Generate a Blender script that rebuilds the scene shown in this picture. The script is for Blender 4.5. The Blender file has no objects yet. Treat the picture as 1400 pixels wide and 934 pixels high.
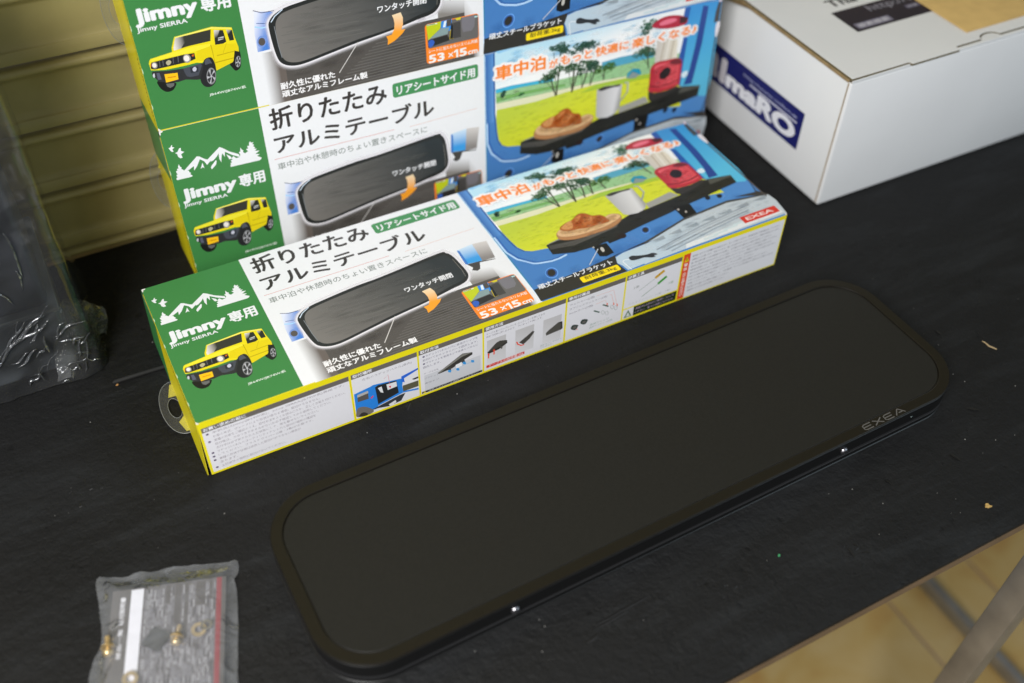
import bpy, bmesh, math, random
from mathutils import Vector, Matrix
random.seed(7)
sc = bpy.context.scene
C = sc.collection

# ------------------------------------------------------------------ camera
cam = bpy.data.cameras.new('camera')
cam.sensor_width = 36.0
cam.lens = 36.36
cam.clip_start = 0.02
cam.clip_end = 60.0
cam.dof.use_dof = True
cam.dof.focus_distance = 0.845
cam.dof.aperture_fstop = 2.6
cam.dof.aperture_blades = 9
cam_o = bpy.data.objects.new('camera', cam)
C.objects.link(cam_o)
cam_o.location = (-0.03016, -0.53742, 0.65687)
cam_o.rotation_euler = (0.77164, -0.01627, -0.48531)
sc.camera = cam_o

# ------------------------------------------------------------------ world, lamps, exposure
w = bpy.data.worlds.new('World')
sc.world = w
w.use_nodes = True
bg = w.node_tree.nodes['Background']
bg.inputs['Color'].default_value = (0.80, 0.84, 0.92, 1)
bg.inputs['Strength'].default_value = 0.17

def area(name, loc, target, size, power, col, sy=None):
    l = bpy.data.lights.new(name, 'AREA')
    l.shape = 'RECTANGLE'
    l.size = size
    l.size_y = sy or size
    l.energy = power
    l.color = col
    o = bpy.data.objects.new(name, l)
    C.objects.link(o)
    o.location = loc
    d = Vector(target) - Vector(loc)
    o.rotation_euler = d.to_track_quat('-Z', 'Y').to_euler()
    return o

area('window_light', (-0.80, -0.98, 1.30), (0.30, 0.12, 0.08), 0.8, 47, (1.0, 0.99, 0.975), 0.75)
area('doorway_light', (1.7, -1.5, 0.9), (0.55, 0.0, 0.0), 1.0, 9.0, (0.72, 0.90, 1.0), 1.3)

sc.view_settings.view_transform = 'Standard'
sc.view_settings.look = 'None'
sc.view_settings.exposure = 0.0
sc.view_settings.gamma = 1.0
sc.view_settings.use_curve_mapping = False
sc.cycles.use_denoising = True
sc.cycles.max_bounces = 8
sc.cycles.transparent_max_bounces = 40

# ------------------------------------------------------------------ helpers
def lin(h):
    r = []
    for i in (0, 2, 4):
        v = int(h[i:i + 2], 16) / 255
        r.append(v / 12.92 if v <= 0.04045 else ((v + 0.055) / 1.055) ** 2.4)
    return tuple(r)

def mat(name, col=(.5, .5, .5), rough=.5, metal=0.0, spec=.5, noise=None, bump=None, coat=0.0):
    """Principled material; noise=(scale, darker, lighter, detail), bump=(scale, strength, distance)"""
    m = bpy.data.materials.new(name)
    m.use_nodes = True
    nt = m.node_tree
    b = nt.nodes['Principled BSDF']
    b.inputs['Base Color'].default_value = (*col, 1)
    b.inputs['Roughness'].default_value = rough
    b.inputs['Metallic'].default_value = metal
    b.inputs['Specular IOR Level'].default_value = spec
    b.inputs['Coat Weight'].default_value = coat
    tc = None
    if noise or bump:
        tc = nt.nodes.new('ShaderNodeTexCoord')
    if noise:
        n = nt.nodes.new('ShaderNodeTexNoise')
        n.inputs['Scale'].default_value = noise[0]
        n.inputs['Detail'].default_value = noise[3] if len(noise) > 3 else 6
        nt.links.new(tc.outputs['Object'], n.inputs['Vector'])
        r = nt.nodes.new('ShaderNodeValToRGB')
        r.color_ramp.elements[0].position = .3
        r.color_ramp.elements[1].position = .7
        r.color_ramp.elements[0].color = (*[c * noise[1] for c in col], 1)
        r.color_ramp.elements[1].color = (*[min(1, c * noise[2]) for c in col], 1)
        nt.links.new(n.outputs['Fac'], r.inputs['Fac'])
        nt.links.new(r.outputs['Color'], b.inputs['Base Color'])
    if bump:
        n = nt.nodes.new('ShaderNodeTexNoise')
        n.inputs['Scale'].default_value = bump[0]
        n.inputs['Detail'].default_value = 5
        nt.links.new(tc.outputs['Object'], n.inputs['Vector'])
        bp = nt.nodes.new('ShaderNodeBump')
        bp.inputs['Strength'].default_value = bump[1]
        bp.inputs['Distance'].default_value = bump[2]
        nt.links.new(n.outputs['Fac'], bp.inputs['Height'])
        nt.links.new(bp.outputs['Normal'], b.inputs['Normal'])
    return m

def link(name, me, parent=None, loc=None, rot=None):
    o = bpy.data.objects.new(name, me)
    C.objects.link(o)
    if parent is not None:
        o.parent = parent
    if loc is not None:
        o.location = loc
    if rot is not None:
        o.rotation_euler = rot
    return o

def mesh(name, bm, m, smooth=False, angle=None):
    me = bpy.data.meshes.new(name)
    bmesh.ops.recalc_face_normals(bm, faces=bm.faces[:])
    bm.to_mesh(me)
    bm.free()
    if m is not None:
        me.materials.append(m)
    if smooth:
        for p in me.polygons:
            p.use_smooth = True
        if angle:
            me.set_sharp_from_angle(angle=math.radians(angle))
    return me

def thing(name, label, cat, loc=(0, 0, 0), rot=(0, 0, 0), group=None):
    o = link(name, None, None, loc, rot)
    o.empty_display_size = 0.03
    return tag(o, label, cat, group)

def tag(o, label, cat, group=None):
    o['label'] = label
    o['category'] = cat
    if group:
        o['group'] = group
    return o

def add_box(bm, x0, x1, y0, y1, z0, z1, bev=0.0, seg=2):
    b2 = bmesh.new()
    vs = [b2.verts.new((x, y, z)) for x in (x0, x1) for y in (y0, y1) for z in (z0, z1)]
    for f in ((0, 1, 3, 2), (4, 6, 7, 5), (0, 4, 5, 1), (2, 3, 7, 6), (0, 2, 6, 4), (1, 5, 7, 3)):
        b2.faces.new([vs[i] for i in f])
    bmesh.ops.recalc_face_normals(b2, faces=b2.faces[:])
    if bev:
        bmesh.ops.bevel(b2, geom=b2.edges[:], offset=bev, segments=seg, affect='EDGES', profile=.5)
    merge(bm, b2)

def merge(bm, b2, M=None):
    if M is not None:
        b2.transform(M)
    t = bpy.data.meshes.new('tmp')
    b2.to_mesh(t)
    b2.free()
    bm.from_mesh(t)
    bpy.data.meshes.remove(t)

def prism(bm, pts, z0, z1, bev=0.0):
    b2 = bmesh.new()
    lo = [b2.verts.new((x, y, z0)) for x, y in pts]
    hi = [b2.verts.new((x, y, z1)) for x, y in pts]
    n = len(pts)
    b2.faces.new(lo[::-1])
    b2.faces.new(hi)
    for i in range(n):
        b2.faces.new((lo[i], lo[(i + 1) % n], hi[(i + 1) % n], hi[i]))
    bmesh.ops.recalc_face_normals(b2, faces=b2.faces[:])
    if bev:
        bmesh.ops.bevel(b2, geom=b2.edges[:], offset=bev, segments=2, affect='EDGES', profile=.5)
    merge(bm, b2)

def lathe(bm, prof, seg=24, M=None):
    b2 = bmesh.new()
    rings = []
    for r, z in prof:
        if r < 1e-7:
            rings.append([b2.verts.new((0, 0, z))])
        else:
            rings.append([b2.verts.new((r * math.cos(2 * math.pi * k / seg), r * math.sin(2 * math.pi * k / seg), z)) for k in range(seg)])
    for a, b in zip(rings, rings[1:]):
        for k in range(seg):
            q = [a[k % len(a)], a[(k + 1) % len(a)], b[(k + 1) % len(b)], b[k % len(b)]]
            u = []
            for v in q:
                if v not in u:
                    u.append(v)
            if len(u) > 2:
                b2.faces.new(u)
    bmesh.ops.recalc_face_normals(b2, faces=b2.faces[:])
    merge(bm, b2, M)

def rrect(L, W, r, n=10):
    p = []
    for cx, cy, a0 in ((L - r, W - r, 0), (r, W - r, 90), (r, r, 180), (L - r, r, 270)):
        for k in range(n + 1):
            a = math.radians(a0 + 90 * k / n)
            p.append((cx + r * math.cos(a), cy + r * math.sin(a)))
    return p

def sweep(bm, prof, L, W, r, n=14, closed=True, cap=False):
    """profile of (inset, z) carried round a rounded rectangle"""
    b2 = bmesh.new()
    loops = []
    for d, z in prof:
        loops.append([b2.verts.new((x + d, y + d, z)) for x, y in rrect(L - 2 * d, W - 2 * d, max(r - d, 1e-4), n)])
    m = len(loops)
    for i in range(m if closed else m - 1):
        a, b = loops[i], loops[(i + 1) % m]
        for k in range(len(a)):
            b2.faces.new((a[k], a[(k + 1) % len(a)], b[(k + 1) % len(a)], b[k]))
    if cap:
        b2.faces.new(loops[-1])
        b2.faces.new(loops[0][::-1])
    bmesh.ops.recalc_face_normals(b2, faces=b2.faces[:])
    merge(bm, b2)

def tube(bm, pts, r, seg=8):
    b2 = bmesh.new()
    rings = []
    pts = [Vector(p) for p in pts]
    for i, p in enumerate(pts):
        d = (pts[min(i + 1, len(pts) - 1)] - pts[max(i - 1, 0)]).normalized()
        u = d.orthogonal().normalized() if i == 0 else (u - d * u.dot(d)).normalized()
        v = d.cross(u)
        rr = r[i] if isinstance(r, (list, tuple)) else r
        rings.append([b2.verts.new(p + (u * math.cos(2 * math.pi * k / seg) + v * math.sin(2 * math.pi * k / seg)) * rr) for k in range(seg)])
    for a, b in zip(rings, rings[1:]):
        for k in range(seg):
            b2.faces.new((a[k], a[(k + 1) % seg], b[(k + 1) % seg], b[k]))
    b2.faces.new(rings[0][::-1])
    b2.faces.new(rings[-1])
    bmesh.ops.recalc_face_normals(b2, faces=b2.faces[:])
    merge(bm, b2)

# ------------------------------------------------------------------ flat print: ink sheets with colour stored on the mesh
def ink(name, alpha=False, rough=.30):
    m = bpy.data.materials.new(name)
    m.use_nodes = True
    nt = m.node_tree
    b = nt.nodes['Principled BSDF']
    a = nt.nodes.new('ShaderNodeAttribute')
    a.attribute_name = 'ink'
    tc = nt.nodes.new('ShaderNodeTexCoord')
    n = nt.nodes.new('ShaderNodeTexNoise')
    n.inputs['Scale'].default_value = 260
    n.inputs['Detail'].default_value = 4
    nt.links.new(tc.outputs['Object'], n.inputs['Vector'])
    mp = nt.nodes.new('ShaderNodeMapRange')
    mp.inputs['From Min'].default_value = .25
    mp.inputs['From Max'].default_value = .75
    mp.inputs['To Min'].default_value = .985
    mp.inputs['To Max'].default_value = 1.01
    nt.links.new(n.outputs['Fac'], mp.inputs['Value'])
    mx = nt.nodes.new('ShaderNodeMix')
    mx.data_type = 'RGBA'
    mx.blend_type = 'MULTIPLY'
    mx.inputs[0].default_value = 1
    nt.links.new(a.outputs['Color'], mx.inputs[6])
    nt.links.new(mp.outputs['Result'], mx.inputs[7])
    nt.links.new(mx.outputs[2], b.inputs['Base Color'])
    if alpha:
        nt.links.new(a.outputs['Alpha'], b.inputs['Alpha'])
    b.inputs['Roughness'].default_value = rough
    b.inputs['Specular IOR Level'].default_value = .35
    return m

M_ink = ink('printed_ink')
M_inkfade = ink('printed_ink_fade', True)
FONT = bpy.data.curves.new('probe', 'FONT').font

def text_meshes(jobs):
    """jobs: list of (string, bold offset, fine?) -> list of (verts, faces) normalised to the unit box"""
    obs = []
    for s, b, fine in jobs:
        cu = bpy.data.curves.new('txt', 'FONT')
        cu.body = s
        cu.size = 1
        cu.resolution_u = 1 if fine else 3
        cu.fill_mode = 'FRONT'
        o = bpy.data.objects.new('txt', cu)
        C.objects.link(o)
        obs.append(o)
    bpy.context.view_layer.update()
    dg = bpy.context.evaluated_depsgraph_get()
    res = []
    for o in obs:
        me = o.evaluated_get(dg).to_mesh()
        vs = [(v.co.x, v.co.y) for v in me.vertices]
        fs = [tuple(p.vertices) for p in me.polygons]
        o.evaluated_get(dg).to_mesh_clear()
        if vs:
            x0 = min(v[0] for v in vs); x1 = max(v[0] for v in vs)
            y0 = min(v[1] for v in vs); y1 = max(v[1] for v in vs)
            vs = [(x - x0, y - y0) for x, y in vs]
        res.append((vs, fs))
    for o in obs:
        cu = o.data
        bpy.data.objects.remove(o)
        bpy.data.curves.remove(cu)
    return res

def smooth_closed(p, n=4):
    q = []
    N = len(p)
    for i in range(N):
        a, b, c, d = p[i - 1], p[i], p[(i + 1) % N], p[(i + 2) % N]
        for k in range(n):
            t = k / n
            q.append(tuple(.5 * (2 * b[j] + (c[j] - a[j]) * t + (2 * a[j] - 5 * b[j] + 4 * c[j] - d[j]) * t * t + (3 * b[j] - a[j] - 3 * c[j] + d[j]) * t ** 3) for j in (0, 1)))
    return q

def offset_closed(p, dist):
    N = len(p)
    ar = sum(p[i][0] * p[(i + 1) % N][1] - p[(i + 1) % N][0] * p[i][1] for i in range(N))
    s = 1 if ar > 0 else -1
    o = []
    for i in range(N):
        dx = p[(i + 1) % N][0] - p[i - 1][0]
        dy = p[(i + 1) % N][1] - p[i - 1][1]
        l = math.hypot(dx, dy) or 1
        o.append((p[i][0] + s * dy / l * dist, p[i][1] - s * dx / l * dist))
    return o

SEPARATE = ('lettering', 'side_heading', 'slogan')
class Sheet:
    """collects printed shapes (millimetres) and turns them into one mesh per printed part"""
    STEP = 0.000008
    def __init__(self, base=1):
        self.shapes = []          # part, verts2d, faces, colours, fade
        self.base = base
        self.ntext = 0
    def add(self, part, vs, fs, cols, fade=False):
        self.shapes.append((part, vs, fs, cols, fade))
    def flat(self, part, pts, col):
        self.add(part, pts, [tuple(range(len(pts)))], [(*lin(col), 1)] * len(pts))
    def grad(self, part, pts, g, n=9):
        (ax, ay), ca, (bx, by), cb = g
        ca = (*lin(ca), 1); cb = (*lin(cb), 1)
        b2 = bmesh.new()
        b2.faces.new([b2.verts.new((x, y, 0)) for x, y in pts])
        d = Vector((bx - ax, by - ay, 0))
        for k in range(0, n + 1):
            bmesh.ops.bisect_plane(b2, geom=b2.verts[:] + b2.edges[:] + b2.faces[:], plane_co=Vector((ax, ay, 0)) + d * (k / n), plane_no=d)
        b2.verts.index_update()
        vs = [(v.co.x, v.co.y) for v in b2.verts]
        fs = [tuple(v.index for v in f.verts) for f in b2.faces]
        b2.free()
        cols = []
        for x, y in vs:
            t = ((x - ax) * d.x + (y - ay) * d.y) / max(d.length_squared, 1e-9)
            t = min(1, max(0, t))
            cols.append(tuple(ca[j] * (1 - t) + cb[j] * t for j in range(4)))
        self.add(part, vs, fs, cols)
    def line(self, part, pts, wd, col):
        L, R = [], []
        for i, p in enumerate(pts):
            a = pts[max(i - 1, 0)]; b = pts[min(i + 1, len(pts) - 1)]
            dx, dy = b[0] - a[0], b[1] - a[1]
            l = math.hypot(dx, dy) or 1
            L.append((p[0] - dy / l * wd / 2, p[1] + dx / l * wd / 2))
            R.append((p[0] + dy / l * wd / 2, p[1] - dx / l * wd / 2))
        vs = L + R
        n = len(pts)
        self.add(part, vs, [(i, i + 1, n + i + 1, n + i) for i in range(n - 1)], [(*lin(col), 1)] * len(vs))
    def halo(self, part, pts, wd, col, a):
        c = lin(col)
        pts = smooth_closed(pts, 3)
        rings = [(offset_closed(pts, -1.5), a), (offset_closed(pts, wd * .22), a), (offset_closed(pts, wd * .5), a * .42), (offset_closed(pts, wd * .8), a * .1), (offset_closed(pts, wd), 0)]
        vs, cols, fs = [], [], []
        n = len(pts)
        for r, al in rings:
            vs += r
            cols += [(*c, al)] * n
        for k in range(len(rings) - 1):
            for i in range(n):
                fs.append((k * n + i, k * n + (i + 1) % n, (k + 1) * n + (i + 1) % n, (k + 1) * n + i))
        self.add(part, vs, fs, cols, True)
    def blobs(self, part, c, rx, ry, n, col):
        rnd = random.Random(int(c[0] * 13 + c[1] * 7))
        base = lin(col)
        lobes = [(rnd.uniform(-.62, .62), rnd.uniform(-.5, .5), rnd.uniform(.3, .5)) for _ in range(7)]
        sub = [([], [], []) for _ in range(3)]
        for k in range(n):
            lx, ly, lr = rnd.choice(lobes)
            a = rnd.uniform(0, 6.28); r = lr * math.sqrt(rnd.random())
            ux, uy = lx + r * math.cos(a), ly + r * .8 * math.sin(a)
            x = c[0] + rx * ux; y = c[1] + ry * uy
            s = rnd.uniform(.8, 2.0)
            V, F_, K_ = sub[k % 3]
            i0 = len(V)
            m = 6
            f = rnd.uniform(.55, 1.15) * (1.0 + .35 * uy)
            kc = [min(1, v * f) for v in base]
            V.append((x, y)); K_.append((*kc, .95))
            a0 = rnd.random() * 6
            for j in range(m):
                V.append((x + s * rnd.uniform(.6, 1.2) * math.cos(a0 + 6.28 * j / m), y + s * rnd.uniform(.5, 1) * math.sin(a0 + 6.28 * j / m)))
                K_.append((*kc, .12))
            F_ += [(i0, i0 + 1 + j, i0 + 1 + (j + 1) % m) for j in range(m)]
        for V, F_, K_ in sub:
            if V:
                self.add(part, V, F_, K_, True)
    def mottle(self, part, poly, cols, n, smin, smax, a, squash=.6, fade=True, seed=1):
        """soft see-through patches scattered inside a polygon: tone variation of a printed picture"""
        rnd = random.Random(seed + n)
        x0 = min(p[0] for p in poly); x1 = max(p[0] for p in poly)
        y0 = min(p[1] for p in poly); y1 = max(p[1] for p in poly)
        def inside(x, y):
            c = False
            for i in range(len(poly)):
                (xa, ya), (xb, yb) = poly[i - 1], poly[i]
                if (ya > y) != (yb > y) and x < (xb - xa) * (y - ya) / (yb - ya) + xa:
                    c = not c
            return c
        vs, fs, ks = [], [], []
        for k in range(n):
            x, y = rnd.uniform(x0, x1), rnd.uniform(y0, y1)
            s = rnd.uniform(smin, smax)
            if not all(inside(x + dx * s, y + dy * s * squash) for dx, dy in ((1, 0), (-1, 0), (0, 1), (0, -1))):
                continue
            c = lin(rnd.choice(cols))
            i0 = len(vs)
            vs.append((x, y)); ks.append((*c, a))
            m = 7
            for j in range(m):
                t = 6.283 * j / m
                r = rnd.uniform(.6, 1.05)
                vs.append((x + s * r * math.cos(t), y + s * squash * r * math.sin(t))); ks.append((*c, 0))
            fs += [(i0, i0 + 1 + j, i0 + 1 + (j + 1) % m) for j in range(m)]
        # overlapping see-through patches each get their own ink step through small groups
        per = 4
        groups = [[] for _ in range(per)]
        for k in range(len(vs) // 8):
            groups[k % per].append(k)
        for g in groups:
            V, F_, K_ = [], [], []
            for k in g:
                o = len(V)
                V += vs[k * 8:k * 8 + 8]; K_ += ks[k * 8:k * 8 + 8]
                F_ += [(o, o + 1 + j, o + 1 + (j + 1) % 7) for j in range(7)]
            if V:
                V = [(x, y) for x, y in V]
                self.add(part, V, F_, K_, True)
    def feather(self, part, pts, col, wd):
        """soft printed edge: the shape's colour fading out over wd"""
        c = lin(col)
        n = len(pts)
        vs = list(offset_closed(pts, -.05)) + list(offset_closed(pts, wd * .4)) + list(offset_closed(pts, wd))
        ks = [(*c, .9)] * n + [(*c, .35)] * n + [(*c, 0)] * n
        fs = [(k * n + i, k * n + (i + 1) % n, (k + 1) * n + (i + 1) % n, (k + 1) * n + i) for k in range(2) for i in range(n)]
        self.add(part, vs, fs, ks, True)
    def text(self, part, box, col, b, tm, n, fit):
        """heavier faces are the same outline laid down several times, shifted by b em"""
        vs, fs = tm
        if not vs:
            return
        sh = [(b * math.cos(2 * math.pi * k / n), b * math.sin(2 * math.pi * k / n)) for k in range(n)] if b > 0 else [(0, 0)]
        ax = min(v[0] for v in vs) - fit; bx = max(v[0] for v in vs) + fit
        ay = min(v[1] for v in vs) - fit; by = max(v[1] for v in vs) + fit
        x0, y0, x1, y1 = box
        kx, ky = (x1 - x0) / (bx - ax), (y1 - y0) / max(by - ay, 1e-6)
        self.ntext += 1
        key = (part, self.ntext) if part in SEPARATE else part
        for dx, dy in sh:
            self.add(key, [(x0 + (x + dx - ax) * kx, y0 + (y + dy - ay) * ky) for x, y in vs], fs, [(*lin(col), 1)] * len(vs))
    def load(self, art):
        tjobs = [(k['s'], k['b'], (box[3] - box[1]) < 3.6) for pt, kd, col, box, k in art if kd == 'T']
        tms = iter(text_meshes(tjobs))
        for pt, kd, col, pts, k in art:
            if kd == 'F':
                if 'f' in k:
                    self.feather(pt, pts, col, k['f'])
                self.flat(pt, pts, col)
            elif kd == 'M':
                self.mottle(pt, pts, k['c'], k['n'], k['s'][0], k['s'][1], k['a'], k.get('q', .6))
            elif kd == 'S':
                if 'f' in k:
                    self.feather(pt, smooth_closed(pts), col, k['f'])
                self.flat(pt, smooth_closed(pts), col)
            elif kd == 'G':
                self.grad(pt, pts, k['g'])
            elif kd == 'GS':
                self.grad(pt, smooth_closed(pts), k['g'])
            elif kd == 'L':
                self.line(pt, pts, k['w'], col)
            elif kd == 'H':
                self.halo(pt, pts, k['w'], col, k['a'])
            elif kd == 'B':
                self.blobs(pt, pts[0], k['rx'], k['ry'], k['n'], col)
            elif kd == 'R':
                x0, y0, x1, y1 = pts
                if k['r']:
                    self.flat(pt, [(x + x0, y + y0) for x, y in rrect(x1 - x0, y1 - y0, k['r'], 5)], col)
                else:
                    self.flat(pt, [(x0, y0), (x1, y0), (x1, y1), (x0, y1)], col)
            elif kd == 'T':
                self.text(pt, pts, col, k['b'], next(tms), k.get('n', 6), k.get('fit', k['b']))
        return self
    def build(self):
        """-> list of (part name, mesh); a shape lies one ink step above everything it overlaps"""
        done, parts, order = [], {}, []
        for part, vs, fs, cols, fade in self.shapes:
            if not vs:
                continue
            x0 = min(v[0] for v in vs); x1 = max(v[0] for v in vs)
            y0 = min(v[1] for v in vs); y1 = max(v[1] for v in vs)
            lay = self.base
            for (a, b, c, d, l) in done:
                if x0 < c and x1 > a and y0 < d and y1 > b:
                    lay = max(lay, l + 1)
            done.append((x0, y0, x1, y1, lay))
            if part not in parts:
                parts[part] = ([], [], [], [])
                order.append(part)
            V, Fc, K, Mi = parts[part]
            off = len(V)
            V += [(x * .001, y * .001, lay * self.STEP) for x, y in vs]
            Fc += [tuple(i + off for i in f) for f in fs]
            K += cols
            Mi += [1 if fade else 0] * len(fs)
        out = []
        for part in order:
            V, Fc, K, Mi = parts[part]
            name = part if isinstance(part, str) else part[0]
            me = bpy.data.meshes.new(name)
            me.from_pydata(V, [], Fc)
            at = me.color_attributes.new('ink', 'FLOAT_COLOR', 'POINT')
            flat = [c for k in K for c in k]
            at.data.foreach_set('color', flat)
            me.materials.append(M_ink)
            me.materials.append(M_inkfade)
            me.polygons.foreach_set('material_index', Mi)
            # all ink faces look outwards
            bm = bmesh.new()
            bm.from_mesh(me)
            for f in bm.faces:
                f.normal_update()
                if f.normal.z < 0:
                    f.normal_flip()
            bm.to_mesh(me)
            bm.free()
            out.append((name, me))
        return out

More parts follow.
